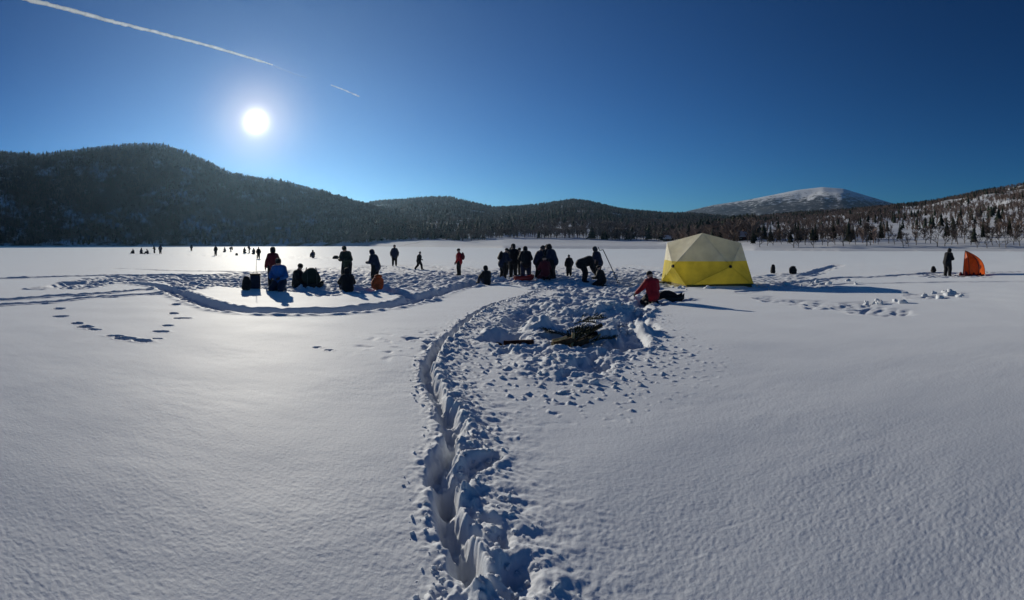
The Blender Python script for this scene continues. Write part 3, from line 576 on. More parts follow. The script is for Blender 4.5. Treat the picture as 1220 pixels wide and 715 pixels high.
POSES = {
 'stand': dict(pel=(0, 0, .95), che=(0, .01, 1.29), nek=(0, 0, 1.47), head=(0, .03, 1.62), hip=m2((.10, 0, .90)), kn=m2((.12, .03, .50)), an=m2((.13, 0, .10)), toe=m2((.16, .17, .055)), sh=m2((.20, 0, 1.42)), el=m2((.30, -.03, 1.13)), wr=m2((.29, .10, .91))),
 'busy': dict(pel=(0, -.03, .94), che=(0, .08, 1.26), nek=(0, .13, 1.43), head=(0, .20, 1.56), hip=m2((.11, -.02, .89)), kn=m2((.15, .04, .49)), an=m2((.17, -.03, .10)), toe=m2((.20, .14, .055)), sh=m2((.20, .10, 1.38)), el=m2((.29, .12, 1.10)), wr=m2((.13, .38, 1.08))),
 'walk': dict(pel=(0, 0, .93), che=(0, .05, 1.27), nek=(0, .06, 1.45), head=(0, .10, 1.60), hip=m2((.10, 0, .88)), kn=[(.11, .22, .52), (-.11, -.05, .48)], an=[(.11, .28, .10), (-.11, -.34, .17)], toe=[(.12, .46, .08), (-.12, -.22, .055)], sh=m2((.20, .04, 1.40)), el=[(.29, -.16, 1.14), (-.29, .10, 1.12)], wr=[(.27, -.14, .90), (-.25, .32, 1.02)]),
 'bend': dict(pel=(0, -.16, .92), che=(0, .20, 1.05), nek=(0, .36, 1.02), head=(0, .49, .98), hip=m2((.11, -.14, .88)), kn=m2((.14, .02, .50)), an=m2((.15, -.04, .10)), toe=m2((.17, .13, .055)), sh=m2((.20, .30, 1.02)), el=m2((.24, .36, .74)), wr=m2((.15, .46, .50))),
 'kneel': dict(pel=(0, -.06, .38), che=(0, .05, .71), nek=(0, .07, .89), head=(0, .12, 1.03), hip=m2((.11, -.03, .34)), kn=m2((.17, .36, .12)), an=m2((.14, -.08, .11)), toe=m2((.14, -.24, .06)), sh=m2((.20, .05, .84)), el=m2((.29, .12, .56)), wr=m2((.18, .36, .50))),
 'reach': dict(pel=(0, -.06, .38), che=(0, .06, .71), nek=(0, .08, .88), head=(-.02, .14, 1.01), hip=m2((.11, -.03, .34)), kn=m2((.17, .36, .12)), an=m2((.14, -.08, .11)), toe=m2((.14, -.24, .06)), sh=m2((.20, .05, .83)), el=[(.27, .16, .56), (-.33, .14, .58)], wr=[(.16, .36, .46), (-.42, .30, .44)]),
 'sit': dict(pel=(0, 0, .16), che=(0, .05, .51), nek=(0, .09, .69), head=(0, .15, .83), hip=m2((.11, .02, .16)), kn=m2((.17, .40, .42)), an=m2((.15, .62, .11)), toe=m2((.17, .78, .07)), sh=m2((.20, .06, .64)), el=m2((.29, .20, .40)), wr=m2((.17, .43, .42))),
}
def body_mesh(pose, vox, bulk):
    p = {k: ([Vector(q) for q in v] if isinstance(v, list) else Vector(v)) for k, v in POSES[pose].items()}; caps = []
    J, T, B_, S_ = 0, 1, 2, 3; b = bulk
    def c(a, e, r0, r1, reg, sq=1.0): caps.append((Vector(a), Vector(e), r0, r1, reg, sq))
    ax = (p['che'] - p['pel']).normalized()
    c(p['pel'] - ax * .06 * (1 if pose in ('stand', 'busy', 'walk', 'bend') else .2), p['pel'] + ax * .14, .172 * b, .165 * b, J); c(p['pel'] + ax * .12, p['che'], .163 * b, .172 * b, J); c(p['che'], p['nek'] - ax * .05, .168 * b, .09, J)
    c(p['sh'][0] * .72 + p['che'] * .28, p['sh'][1] * .72 + p['che'] * .28, .10 * b, .10 * b, J); c(p['nek'] - ax * .05, p['nek'] + (p['head'] - p['nek']) * .5, .068, .06, S_); c(p['nek'] - ax * .06, p['nek'] + ax * .01, .105, .085, J)
    h = p['head']; up = (h - p['nek']).normalized(); fw = Vector((0, 1, 0)) - up * up.y; fw = fw.normalized() if fw.length > .1 else Vector((0, .3, -1)).normalized()
    c(h - up * .045 + fw * .015, h + up * .045, .085, .098, S_); c(h + fw * .085 - up * .005, h + fw * .108 - up * .03, .014, .017, S_); c(h - up * .075 + fw * .05, h - up * .08 + fw * .062, .035, .03, S_)
    for s in (-1, 1): c(h + Vector((s * .092, 0, 0)), h + Vector((s * .096, -.01, .0)) - up * .03, .018, .014, S_)
    for k in (0, 1):
        c(p['sh'][k] * .8 + p['che'] * .2, p['el'][k], .080 * b, .068 * b, J); c(p['el'][k], p['wr'][k], .068 * b, .052 * b, J)
        c(p['hip'][k], p['kn'][k], .112 * b, .085 * b, T); c(p['kn'][k], p['an'][k] + (p['kn'][k] - p['an'][k]).normalized() * .08, .083 * b, .070 * b, T)
        c(p['an'][k] + (p['kn'][k] - p['an'][k]).normalized() * .16, p['an'][k], .072, .066, B_); c(p['an'][k] - (p['toe'][k] - p['an'][k]) * .25 - Vector((0, 0, .02)), p['toe'][k], .058, .05, B_)
    bm = bmesh.new()
    for a, e, r0, r1, reg, sq in caps: capsule(bm, a, e, r0, r1, 10)
    bmesh.ops.recalc_face_normals(bm, faces=bm.faces); me = bm_mesh('tmp', bm); t = bpy.data.objects.new('tmp', me); COL.objects.link(t)
    r = t.modifiers.new('r', 'REMESH'); r.mode = 'VOXEL'; r.voxel_size = vox; s = t.modifiers.new('s', 'SMOOTH'); s.factor = .5; s.iterations = 3 if vox < .03 else 1
    dg = bpy.context.evaluated_depsgraph_get(); out = bpy.data.meshes.new_from_object(t.evaluated_get(dg)); bpy.data.objects.remove(t); bpy.data.meshes.remove(me)
    n = len(out.polygons); cc = np.empty(n * 3); out.polygons.foreach_get('center', cc); cc = cc.reshape(-1, 3); best = np.full(n, 1e9); reg = np.zeros(n, np.int32)
    for a, e, r0, r1, g, sq in caps:
        a = np.array(a); e = np.array(e); d = e - a; t_ = np.clip((cc - a) @ d / max(d @ d, 1e-9), 0, 1); ds = np.linalg.norm(cc - a - t_[:, None] * d, axis=1) - (r0 + (r1 - r0) * t_); m = ds < best; best[m] = ds[m]; reg[m] = g
    out.materials.clear()
    for k in range(4): out.materials.append(None)
    out.polygons.foreach_set('material_index', reg); out.polygons.foreach_set('use_smooth', np.ones(n, bool)); out.name = 'body'
    return out, p, up, fw
def glove_mesh():
    bm = bmesh.new(); capsule(bm, (0, 0, 0), (0, 0, .075), .035, .042, 8, .55)
    for k, (x, L) in enumerate(((-.030, .062), (-.010, .075), (.011, .07), (.031, .052))): capsule(bm, (x, 0, .10), (x * 1.15, .012, .10 + L * .55), .0125, .0115, 6); capsule(bm, (x * 1.15, .012, .10 + L * .55), (x * 1.15, .034, .10 + L), .0115, .0095, 6)
    capsule(bm, (.036, .008, .035), (.062, .02, .075), .015, .013, 6); capsule(bm, (.062, .02, .075), (.066, .032, .105), .013, .011, 6)
    bmesh.ops.recalc_face_normals(bm, faces=bm.faces); me = bm_mesh('glove', bm); me.materials.append(GLOVE); me.polygons.foreach_set('use_smooth', np.ones(len(me.polygons), bool)); return me
GLV = glove_mesh()
def hat_mesh(kind):
    bm = bmesh.new(); n = 14; rows = []
    prof_ = [(.112, -.01), (.118, .02), (.112, .05), (.114, .055), (.104, .09), (.078, .118), (.04, .135), (.004, .14)] if kind != 'hood' else [(.10, -.13), (.125, -.08), (.132, -.01), (.128, .06), (.105, .105), (.065, .13), (.004, .138)]
    for r, z in prof_:
        rows.append([bm.verts.new((r * math.cos(t) * .92, r * math.sin(t) - (.03 if kind == 'hood' else 0), z)) for t in [2 * math.pi * k / n for k in range(n)]])
    for i_, (u, v) in enumerate(zip(rows, rows[1:])):
        for k in range(n):
            if kind == 'hood' and i_ < 3 and .2 < (k + .5) / n < .3: continue
            bm.faces.new((u[k], u[(k + 1) % n], v[(k + 1) % n], v[k]))
    bm.faces.new(rows[-1])
    if kind == 'pom': capsule(bm, (0, 0, .155), (0, 0, .165), .035, .035, 8)
    return bm_mesh('hat', bm)
HATS = {k: hat_mesh(k) for k in ('beanie', 'pom', 'hood')}
def pack_mesh(w, d, h, seed=0):                                       # rounded rucksack body
    bm = bmesh.new(); r = random.Random(seed); rows = []; n = 16
    for k in range(11):
        z = k / 10; f = (1 - abs(2 * z - 1) ** 3) ** .5 if 0 < k < 10 else .3; row = []
        for q in range(n):
            t = 2 * math.pi * q / n; cx, sy = math.cos(t), math.sin(t); e = .7; lb = 1 + .10 * math.sin(3 * t + seed + 4 * z) + .07 * math.sin(7 * z + seed * 1.7)
            row.append(bm.verts.new((lb * w / 2 * f * math.copysign(abs(cx) ** e, cx) * (1 - .3 * z) + r.gauss(0, .006), lb * d / 2 * f * math.copysign(abs(sy) ** e, sy) * (1 - .35 * z) + r.gauss(0, .006), z * h)))
        rows.append(row)
    for u, v in zip(rows, rows[1:]):
        for q in range(n): bm.faces.new((u[q], u[(q + 1) % n], v[(q + 1) % n], v[q]))
    bm.faces.new(rows[0][::-1]); bm.faces.new(rows[-1]); return bm_mesh('pack', bm)
CACHE = {}
def person(px, py, H, pose, turn, jacket, trousers, hat, hatc, label, group=None, bulk=1.0, vox=.02, pack=None, lift=0., detail=True):
    bulk = bulk * 1.28; key = (pose, vox, bulk)
    if key not in CACHE: CACHE[key] = body_mesh(pose, vox, bulk)
    me, p, up, fw = CACHE[key]; me = me.copy(); a = (px - CX) / F; x, y = gp(px, py); o = empty('person', (x, y, gz(x, y) - .02 + lift), -a + math.radians(turn), H / 1.75)
    for k, m in enumerate((JK[jacket], JK[trousers], BOOT, SKIN)): me.materials[k] = m
    link('body', me, o); tag(o, label, 'person', group)
    def place(c, q, z, yv):
        z = z.normalized(); xv = yv.cross(z).normalized(); yv = z.cross(xv); c.matrix_local = Matrix.Translation(q) @ Matrix((xv, yv, z)).transposed().to_4x4()
    h = link('hood' if hat == 'hood' else 'hat', HATS[hat].copy(), o, [JK[hatc]], True); place(h, p['head'] + up * .015, up, fw)
    if detail:
        for k in (0, 1):
            g = link('glove', GLV, o); d = (p['wr'][k] - p['el'][k]).normalized(); place(g, p['wr'][k] + d * .03, d, Vector((-1 if k == 0 else 1, .2, 0)))
        for s in (-1, 1):
            bm = bmesh.new(); capsule(bm, (0, 0, 0), (0, 0, .002), .011, .011, 6); e = link('eye', bm_mesh('eye', bm), o, [MATS['black_plastic']]); e.location = p['head'] + fw * .088 + Vector((s * .035, 0, 0)) + up * .012
    if pack:
        ax = (p['che'] - p['pel']).normalized(); b = link('backpack', pack_mesh(.32, .22, .48, 3), o, [JK[pack]], True); bk = Vector((0, -1, 0)) - ax * (-ax.y); bk.normalize(); place(b, p['che'] - ax * .26 + bk * .26, ax, -bk)
    return o
G1, G2, G3 = 'people round the left fishing spot', 'people crowded in the middle', 'people far out on the ice'
person(325, 339, 1.70, 'stand', 25, 'maroon', 'black', 'hood', 'black', 'person in a maroon jacket standing just behind the kneeling blue one', G1, 1.05)
person(333, 346, 1.84, 'kneel', 160, 'blue', 'navy', 'beanie', 'black', 'person in a bright blue jacket kneeling at the left fishing spot', G1, 1.12, .02)
person(353.5, 341, 1.78, 'sit', -120, 'black', 'black', 'beanie', 'black', 'small dark figure sitting beside the humped sled load', G1)
person(413, 336, 1.76, 'busy', 150, 'green', 'black', 'beanie', 'green', 'person in a dark green coat standing left of the navy one, facing the camera', G1, 1.08)
person(414, 346, 1.62, 'sit', 10, 'black', 'navy', 'hood', 'black', 'person in black sitting low in front of the dark green coat', G1, 1.15)
person(447, 337, 1.62, 'busy', 60, 'navy', 'black', 'hood', 'navy', 'person in a navy jacket stooping over the orange rucksack', G1, 1.1)
person(470, 317, 1.70, 'stand', 0, 'navy', 'black', 'beanie', 'black', 'lone dark figure standing upright behind the navy jacket', G1, vox=.025)
person(499, 320, 1.32, 'walk', -70, 'black', 'black', 'pom', 'grey', 'dark-clad child walking alone across the snow', None, 1.1, .025)
person(547, 326.5, 1.58, 'stand', 70, 'red', 'black', 'beanie', 'black', 'person in a red jacket standing alone with a rucksack', None, 1.0, .025, pack='maroon')
person(580, 337, 1.52, 'sit', 30, 'black', 'navy', 'hood', 'black', 'small dark figure sitting alone left of the crowd', None)
person(599.5, 331, 1.72, 'busy', -60, 'navy', 'black', 'beanie', 'black', 'leftmost person of the crowd, dark with a bulky rucksack', G2, 1.1, pack='black')
person(611.5, 329, 1.82, 'stand', 160, 'black', 'black', 'hood', 'black', 'tall black figure second from the left in the crowd', G2, 1.05)
person(626.5, 332, 1.76, 'busy', 10, 'black', 'navy', 'hood', 'black', 'broad dark figure in the crowd standing right behind the red sled', G2, 1.22)
person(641, 331.5, 1.66, 'busy', -70, 'navy', 'black', 'beanie', 'grey', 'dark figure left of the crouching maroon one in the crowd', G2, 1.05)
person(652, 330, 1.80, 'stand', 170, 'black', 'black', 'beanie', 'black', 'tall dark figure standing directly behind the crouching maroon one', G2, 1.08)
person(658.5, 332, 1.84, 'busy', 75, 'navy', 'black', 'hood', 'black', 'tall dark figure at the right end of the tight crowd', G2, 1.1)
person(649.5, 334, 1.74, 'kneel', 20, 'maroon', 'maroon', 'beanie', 'black', 'person in maroon crouching among the standing crowd', G2, 1.0)
person(678, 328.5, 1.16, 'stand', 20, 'black', 'black', 'pom', 'black', 'small child standing between the crowd and the bending person', None, 1.25)
person(697, 335.5, 1.70, 'bend', -80, 'black', 'black', 'beanie', 'black', 'dark figure bending over to the right with hands near the ice', None, 1.12)
person(712.5, 331, 1.78, 'busy', 60, 'navy', 'black', 'hood', 'grey', 'person standing behind the bending figure beside the leaning pole', None, 1.05)
person(716, 338, 1.42, 'kneel', 70, 'black', 'black', 'beanie', 'black', 'dark figure kneeling on the ice in front of the leaning pole', None, 1.15)
person(777, 359, 1.58, 'reach', 25, 'red', 'black', 'beanie', 'black', 'person in a red jacket kneeling in front of the yellow tent', None, 1.05, .016)
person(1129, 327.5, 1.66, 'busy', -40, 'black', 'black', 'hood', 'black', 'person in black standing beside the orange shelter', None, 1.2, .02)
person(606.5, 327, 1.70, 'busy', -30, 'grey', 'black', 'beanie', 'black', 'dark grey figure half hidden between the two leftmost people of the crowd', G2, 1.0)
person(619.5, 327, 1.62, 'stand', 100, 'black', 'black', 'beanie', 'brown', 'figure half hidden behind the broad dark one above the red sled', G2, 1.05)
person(647, 328, 1.74, 'stand', -20, 'brown', 'black', 'hood', 'black', 'dark brown figure at the back of the tight crowd', G2, 1.1)
FAR = [(159, 302, 1.7, 'sit', 40, 'leftmost far dark figure, sitting on the ice'), (168, 302, 1.75, 'kneel', -60, 'far dark figure kneeling second from the left'), (176, 302.2, 1.75, 'sit', 70, 'far dark figure sitting third from the left'), (184, 301.6, 1.6, 'busy', 60, 'far dark figure stooping left of the upright one'), (191, 302.4, 1.72, 'stand', 0, 'far dark figure standing at the right of the leftmost group'),
       (228, 299.5, 1.7, 'stand', 0, 'very distant single figure standing between the far groups'), (257, 304.3, 1.66, 'stand', 30, 'far dark figure standing alone left of the long far row'), (268, 300.5, 1.7, 'kneel', 60, 'far figure kneeling at the left of the long row'), (275, 300, 1.65, 'bend', -70, 'far figure bending over in the long row'), (291, 301.8, 1.75, 'kneel', -40, 'far figure kneeling in the middle of the long row'),
       (297, 301.5, 1.7, 'busy', 80, 'far figure stooping in the long row'), (302.5, 302.5, 1.75, 'kneel', 30, 'far figure kneeling right of the stooping one'), (308, 308.5, 1.40, 'stand', 0, 'far figure standing at the right end of the long row'), (373, 307, 1.75, 'sit', 20, 'far dark figure sitting alone right of the maroon jacket')]
for k, (px, py, H, pose, turn, lb) in enumerate(FAR):
    person(px, py, H, pose, turn, ('black', 'navy', 'grey')[k % 3], 'black', ('beanie', 'hood')[k % 2], 'black', lb, G3, 1.1, .035, detail=False)

# ------------------------------------------------------------------ bags, sleds and gear
def rucksack(px, py, w, d, h, col, label, turn=0, lean=0, name='rucksack', group=None):
    x, y = gp(px, py); a = (px - CX) / F; o = empty(name, (x, y, gz(x, y) - .03), -a + math.radians(turn)); o.rotation_euler[0] = lean; tag(o, label, 'bag', group)
    link('bag_body', pack_mesh(w, d, h, int(px)), o, [JK[col]], True)
    b = link('pocket', pack_mesh(w * .7, d * .35, h * .4, 5), o, [JK[col]], True); b.location = (0, -d * .48, h * .08)
    b = link('lid', pack_mesh(w * .62, d * .6, h * .24, 6), o, [JK[col]], True); b.location = (0, 0, h * .84)
    for s in (-1, 1):
        bm = bmesh.new(); tube(bm, [(s * w * .22, d * .45, h * .2), (s * w * .26, d * .62, h * .45), (s * w * .22, d * .52, h * .75), (s * w * .18, d * .3, h * .9)], .018, 5); link('strap', bm_mesh('strap', bm), o, [JK['black']])
    return o
rucksack(450, 345, .52, .36, .56, 'orange', 'orange-red rucksack on the snow in front of the navy jacket', 10, .15)
rucksack(921, 326, .34, .3, .52, 'black', 'left of two dark rucksacks on the snow right of the yellow tent', 0)
rucksack(944, 326, .55, .34, .46, 'black', 'right, wider one of two dark rucksacks right of the yellow tent', 20, .3)
rucksack(1112, 324.5, .36, .3, .38, 'black', 'small dark rucksack standing left of the person in black', 15)
rucksack(282, 304, .5, .4, .4, 'black', 'small dark bag lying below the long far row of people', 30)
rucksack(400, 308, .9, .5, .42, 'black', 'long low dark bag lying left of the dark green coat', 10)
rucksack(293.5, 346, .42, .34, .50, 'black', 'dark rucksack left of the box with the upright rod', -20)
def hull(name, px, py, L, w, h, mt, label, turn):
    x, y = gp(px, py); a = (px - CX) / F; o = empty(name, (x, y, gz(x, y) - .01), -a + math.radians(turn)); tag(o, label, 'sled'); bm = bmesh.new(); rows = []
    for k in range(13):
        t = k / 12; q = (t - .5) * L; f = math.sin(math.pi * (.12 + .76 * t)) ** .5; rise = .5 * h * max(0, (t - .75) / .25) ** 2
        rows.append([bm.verts.new((q, yy * w / 2 * f, zz * h + rise)) for yy, zz in ((-1, 1), (-.88, .25), (-.6, 0), (.6, 0), (.88, .25), (1, 1), (.9, .95), (.8, .3), (.55, .08), (-.55, .08), (-.8, .3), (-.9, .95))])
    for u, v in zip(rows, rows[1:]):
        for q in range(12): bm.faces.new((u[q], u[(q + 1) % 12], v[(q + 1) % 12], v[q]))
    bm.faces.new(rows[0][::-1]); bm.faces.new(rows[-1]); bmesh.ops.recalc_face_normals(bm, faces=bm.faces); link('hull', bm_mesh('hull', bm), o, [mt], True); return o
RS = mat('red_plastic', (.42, .03, .02), .4, .5, .1)
o = hull('pulk_sled', 624, 334, .95, .46, .22, RS, 'red plastic sled lying at the feet of the crowd', 15)
for s in (-.3, .3):
    bm = bmesh.new(); tube(bm, [(.45, s * .4, .25), (.62, s * .3, .16), (.8, s * .1, .03)], .012, 5); link('rope', bm_mesh('rope', bm), o, [MATS['pole_grey']])
o = hull('cargo_sled', 371, 342, .95, .55, .2, MATS['black_plastic'], 'dark sled with a humped covered load beside the sitting figure', 8)
cv = link('load_cover', pack_mesh(.80, .56, .70, 21), o, [JK['green']], True); cv.location = (0, 0, .1)
for s in (-.2, .18):
    bm = bmesh.new(); tube(bm, [(s, -.31, .15), (s, -.285, .45), (s, -.2, .72), (s, 0, .815), (s, .2, .72), (s, .285, .45), (s, .31, .15)], .014, 5); link('strap', bm_mesh('strap', bm), o, [MATS['pole_grey']])
o = hull('pulk_sled', 796, 355, 1.0, .5, .2, MATS['black_plastic'], 'low black sled lying right of the kneeling red jacket', 12)
cv = link('load_cover', pack_mesh(.72, .42, .30, 25), o, [JK['black']], True); cv.location = (-.05, 0, .08)
x, y = gp(304, 344); o = empty('tackle_box', (x, y, gz(x, y) - .02), .6); tag(o, 'dark upright tackle box on the snow left of the blue jacket', 'box')
bm = bmesh.new(); boxm(bm, -.19, .19, -.16, .16, 0, .52); bmesh.ops.bevel(bm, geom=bm.edges[:], offset=.02, segments=2, affect='EDGES'); link('case', bm_mesh('case', bm), o, [JK['navy']])
bm = bmesh.new(); boxm(bm, -.205, .205, -.175, .175, .522, .60); bmesh.ops.bevel(bm, geom=bm.edges[:], offset=.015, segments=2, affect='EDGES'); ld = link('lid', bm_mesh('lid', bm), o, [JK['black']])
bm = bmesh.new(); tube(bm, [(-.09, 0, .6), (-.08, 0, .66), (.08, 0, .66), (.09, 0, .6)], .012, 6); link('handle', bm_mesh('handle', bm), ld, [MATS['pole_grey']])
x, y = gp(305, 342.5); o = empty('fishing_rod', (x, y, gz(x, y) - .05)); tag(o, 'thin rod standing upright in the snow behind the tackle box', 'rod')
bm = bmesh.new(); tube(bm, [(0, 0, 0), (.0, 0, .35)], [.022, .018], 8); link('grip', bm_mesh('grip', bm), o, [MATS['black_plastic']])
bm = bmesh.new(); tube(bm, [(0, 0, .34), (.01, 0, .9), (.03, 0, 1.42)], [.013, .010, .006], 6); link('shaft', bm_mesh('shaft', bm), o, [MATS['pole_grey']])
bm = bmesh.new(); tube(bm, [(.03, -.03, .32), (.07, -.03, .32)], [.045, .045], 12); link('reel', bm_mesh('reel', bm), o, [MATS['pole_grey']])
# the leaning auger
b0, t0 = Vector(on(738, 336)), pt(718.5, 297.5, 22.6); o = empty('ice_auger', b0); tag(o, 'long dark ice auger leaning right of the standing and kneeling figures', 'auger'); v = t0 - b0
bm = bmesh.new(); tube(bm, [v * .30, v], .022, 8); link('shaft', bm_mesh('shaft', bm), o, [MATS['pole_grey']])
bm = bmesh.new(); e1 = v.normalized(); e2 = e1.cross(Vector((0, 1, 0))).normalized(); e3 = e1.cross(e2); pr = None
for k in range(41):
    t = k / 40 * .34; an = k * .75; c0 = v * t; w = (math.cos(an) * e2 + math.sin(an) * e3); cur = (bm.verts.new(c0 + w * .012), bm.verts.new(c0 + w * .075), bm.verts.new(c0 + w * .075 + e1 * .012))
    if pr: bm.faces.new((pr[0], pr[1], cur[1], cur[0])); bm.faces.new((pr[1], pr[2], cur[2], cur[1]))
    pr = cur
link('screw', bm_mesh('screw', bm), o, [MATS['pole_grey']])
bm = bmesh.new(); tube(bm, [v, v + e2 * .16 + e1 * .03, v + e2 * .16 + e1 * .2], .018, 8); link('crank', bm_mesh('crank', bm), o, [MATS['black_plastic']])

# ------------------------------------------------------------------ fire place: boughs, split logs, sticks
def bough_mesh(seed):
    r = random.Random(seed); bm = bmesh.new(); tube(bm, [(0, 0, 0), (.3, .02, .03), (.62, 0, .0)], [.012, .009, .004], 5)
    def needles(p, d, L):
        n = int(L / .012)
        for k in range(n):
            q = p + d * (L * k / n); t = (d * .8 + Vector((r.gauss(0, .7), r.gauss(0, .7), r.gauss(.1, .5)))).normalized() * .045; s = t.cross(Vector((0, 0, 1))).normalized() * .009
            bm.faces.new([bm.verts.new(x) for x in (q - s, q + s, q + t)])
    for k in range(15):
        t = .08 + .54 * k / 15; sd = 1 if k % 2 else -1; d = Vector((.6, sd * .75, r.gauss(.05, .12))).normalized(); L = .24 * (1.1 - t * 1.1) + .05; p = Vector((t, 0, .025)); tube(bm, [p, p + d * L], [.005, .002], 3); needles(p, d, L)
        for q in (.4, .7): d2 = (d + Vector((.5, -sd * .5, 0))).normalized(); needles(p + d * L * q, d2, L * .5)
    needles(Vector((.2, 0, .03)), Vector((1, 0, 0)), .42); return bm_mesh('bough', bm)
BGH = [bough_mesh(k) for k in range(3)]
NB = mat('bough_needles', (.022, .034, .016), .8, .1, .4, 8); WOODB = mat('bark_brown', (.075, .05, .032), .9, .1, .4, 14); WOODP = mat('split_wood', (.42, .30, .15), .8, .15, .3, 16); CHAR = mat('charred_wood', (.022, .017, .015), .9, .1, .4, 14); CHR = mat('reddish_bark', (.07, .028, .022), .9, .1, .4, 14)
for m in BGH: m.materials.append(NB)
for k, (px, py, rz, lift, sc, lb) in enumerate([(668, 408, .35, .05, .9, 'spruce bough at the lower left of the branch pile'), (684, 400, .1, .14, .8, 'spruce bough on top of the branch pile'), (690, 402, 1.2, .10, .7, 'spruce bough sticking up at the back of the branch pile'), (700, 406, -.25, .05, .75, 'spruce bough at the right end of the branch pile'), (676, 404, 2.6, .08, .75, 'spruce bough pointing left in the branch pile'), (672, 411, .6, .10, .7, 'spruce bough lying at the front of the branch pile'), (680, 406, .4, .18, .8, 'spruce bough at the very top of the branch pile'), (692, 409, 2.2, .10, .6, 'short spruce bough right of the upright pale stick')]):
    x, y = gp(px, py); o = link('spruce_bough', BGH[k % 3]); sc *= 1.1; o.location = (x, y, gz(x, y) + lift + .03); o.rotation_euler = (rnd.uniform(-.3, .3), -.18, rz); o.scale = (sc,) * 3; tag(o, 'dark green ' + lb, 'branch', 'spruce boughs in the fire place')
def log(px, py, L, r, rz, tilt, lift, mt, endm, label, name='firewood_log', cat='log', group='logs in the fire place', seed=1):
    x, y = gp(px, py); o = empty(name, (x, y, gz(x, y) + lift + .04)); o.rotation_euler = (0, -tilt, rz); r *= 1.3; tag(o, label, cat, group); R = random.Random(seed); bm = bmesh.new(); rows = []; n = 9; ph = [R.uniform(.8, 1.15) for _ in range(n)]
    for k in range(7):
        q = (k / 6 - .5) * L; rows.append([bm.verts.new((q, r * ph[j] * math.cos(2 * math.pi * j / n) * R.uniform(.93, 1.07) + .02 * L * math.sin(k * .9 + seed), r * ph[j] * math.sin(2 * math.pi * j / n) * R.uniform(.93, 1.07))) for j in range(n)])
    for u, v in zip(rows, rows[1:]):
        for j in range(n): bm.faces.new((u[j], v[j], v[(j + 1) % n], u[(j + 1) % n]))
    c1, c2 = [[(w.co.x, w.co.y, w.co.z) for w in row] for row in (rows[0], rows[-1])]; link('bark', bm_mesh('bark', bm), o, [mt], True)
    for cc, s in ((c1, -1), (c2, 1)):
        bm = bmesh.new(); vs = [bm.verts.new((p[0] + s * .002, p[1], p[2])) for p in cc]; bm.faces.new(vs if s > 0 else vs[::-1]); link('cut_end', bm_mesh('cut_end', bm), o, [endm])
log(672, 413, .42, .045, .45, .12, .05, WOODB, WOODP, 'brown log at the lower left of the fire place', seed=2)
log(688, 411, .40, .04, .2, .2, .07, WOODB, WOODP, 'brown log across the middle of the fire place', seed=3)
log(697, 404, .55, .035, .5, .25, .12, CHAR, CHAR, 'charred log sloping up to the right in the fire place', seed=4)
log(708, 401, .40, .03, .7, .3, .13, WOODB, WOODP, 'thin brown log poking out to the upper right', seed=5)
log(680, 409, .36, .04, .0, .1, .10, CHAR, WOODP, 'charred log under the boughs in the fire place', seed=6)
log(682, 412, .24, .022, 1.2, 1.15, .10, WOODP, WOODP, 'pale split stick standing upright in the fire place', 'split_stick', 'stick', seed=7)
log(667, 415, .26, .018, .3, .15, .05, WOODP, WOODP, 'pale split stick lying at the front of the fire place', 'split_stick', 'stick', seed=8)
log(712, 404, .22, .014, .9, .4, .08, WOODP, WOODP, 'thin pale stick leaning at the right of the fire place', 'split_stick', 'stick', seed=9)
log(618, 412.5, .50, .030, -.12, .05, -.02, CHR, CHAR, 'dark reddish log lying alone left of the fire place', seed=10)
log(593, 408, .16, .055, 1.3, .8, .06, CHAR, CHAR, 'short charred stump end sticking up left of the reddish log', seed=11)

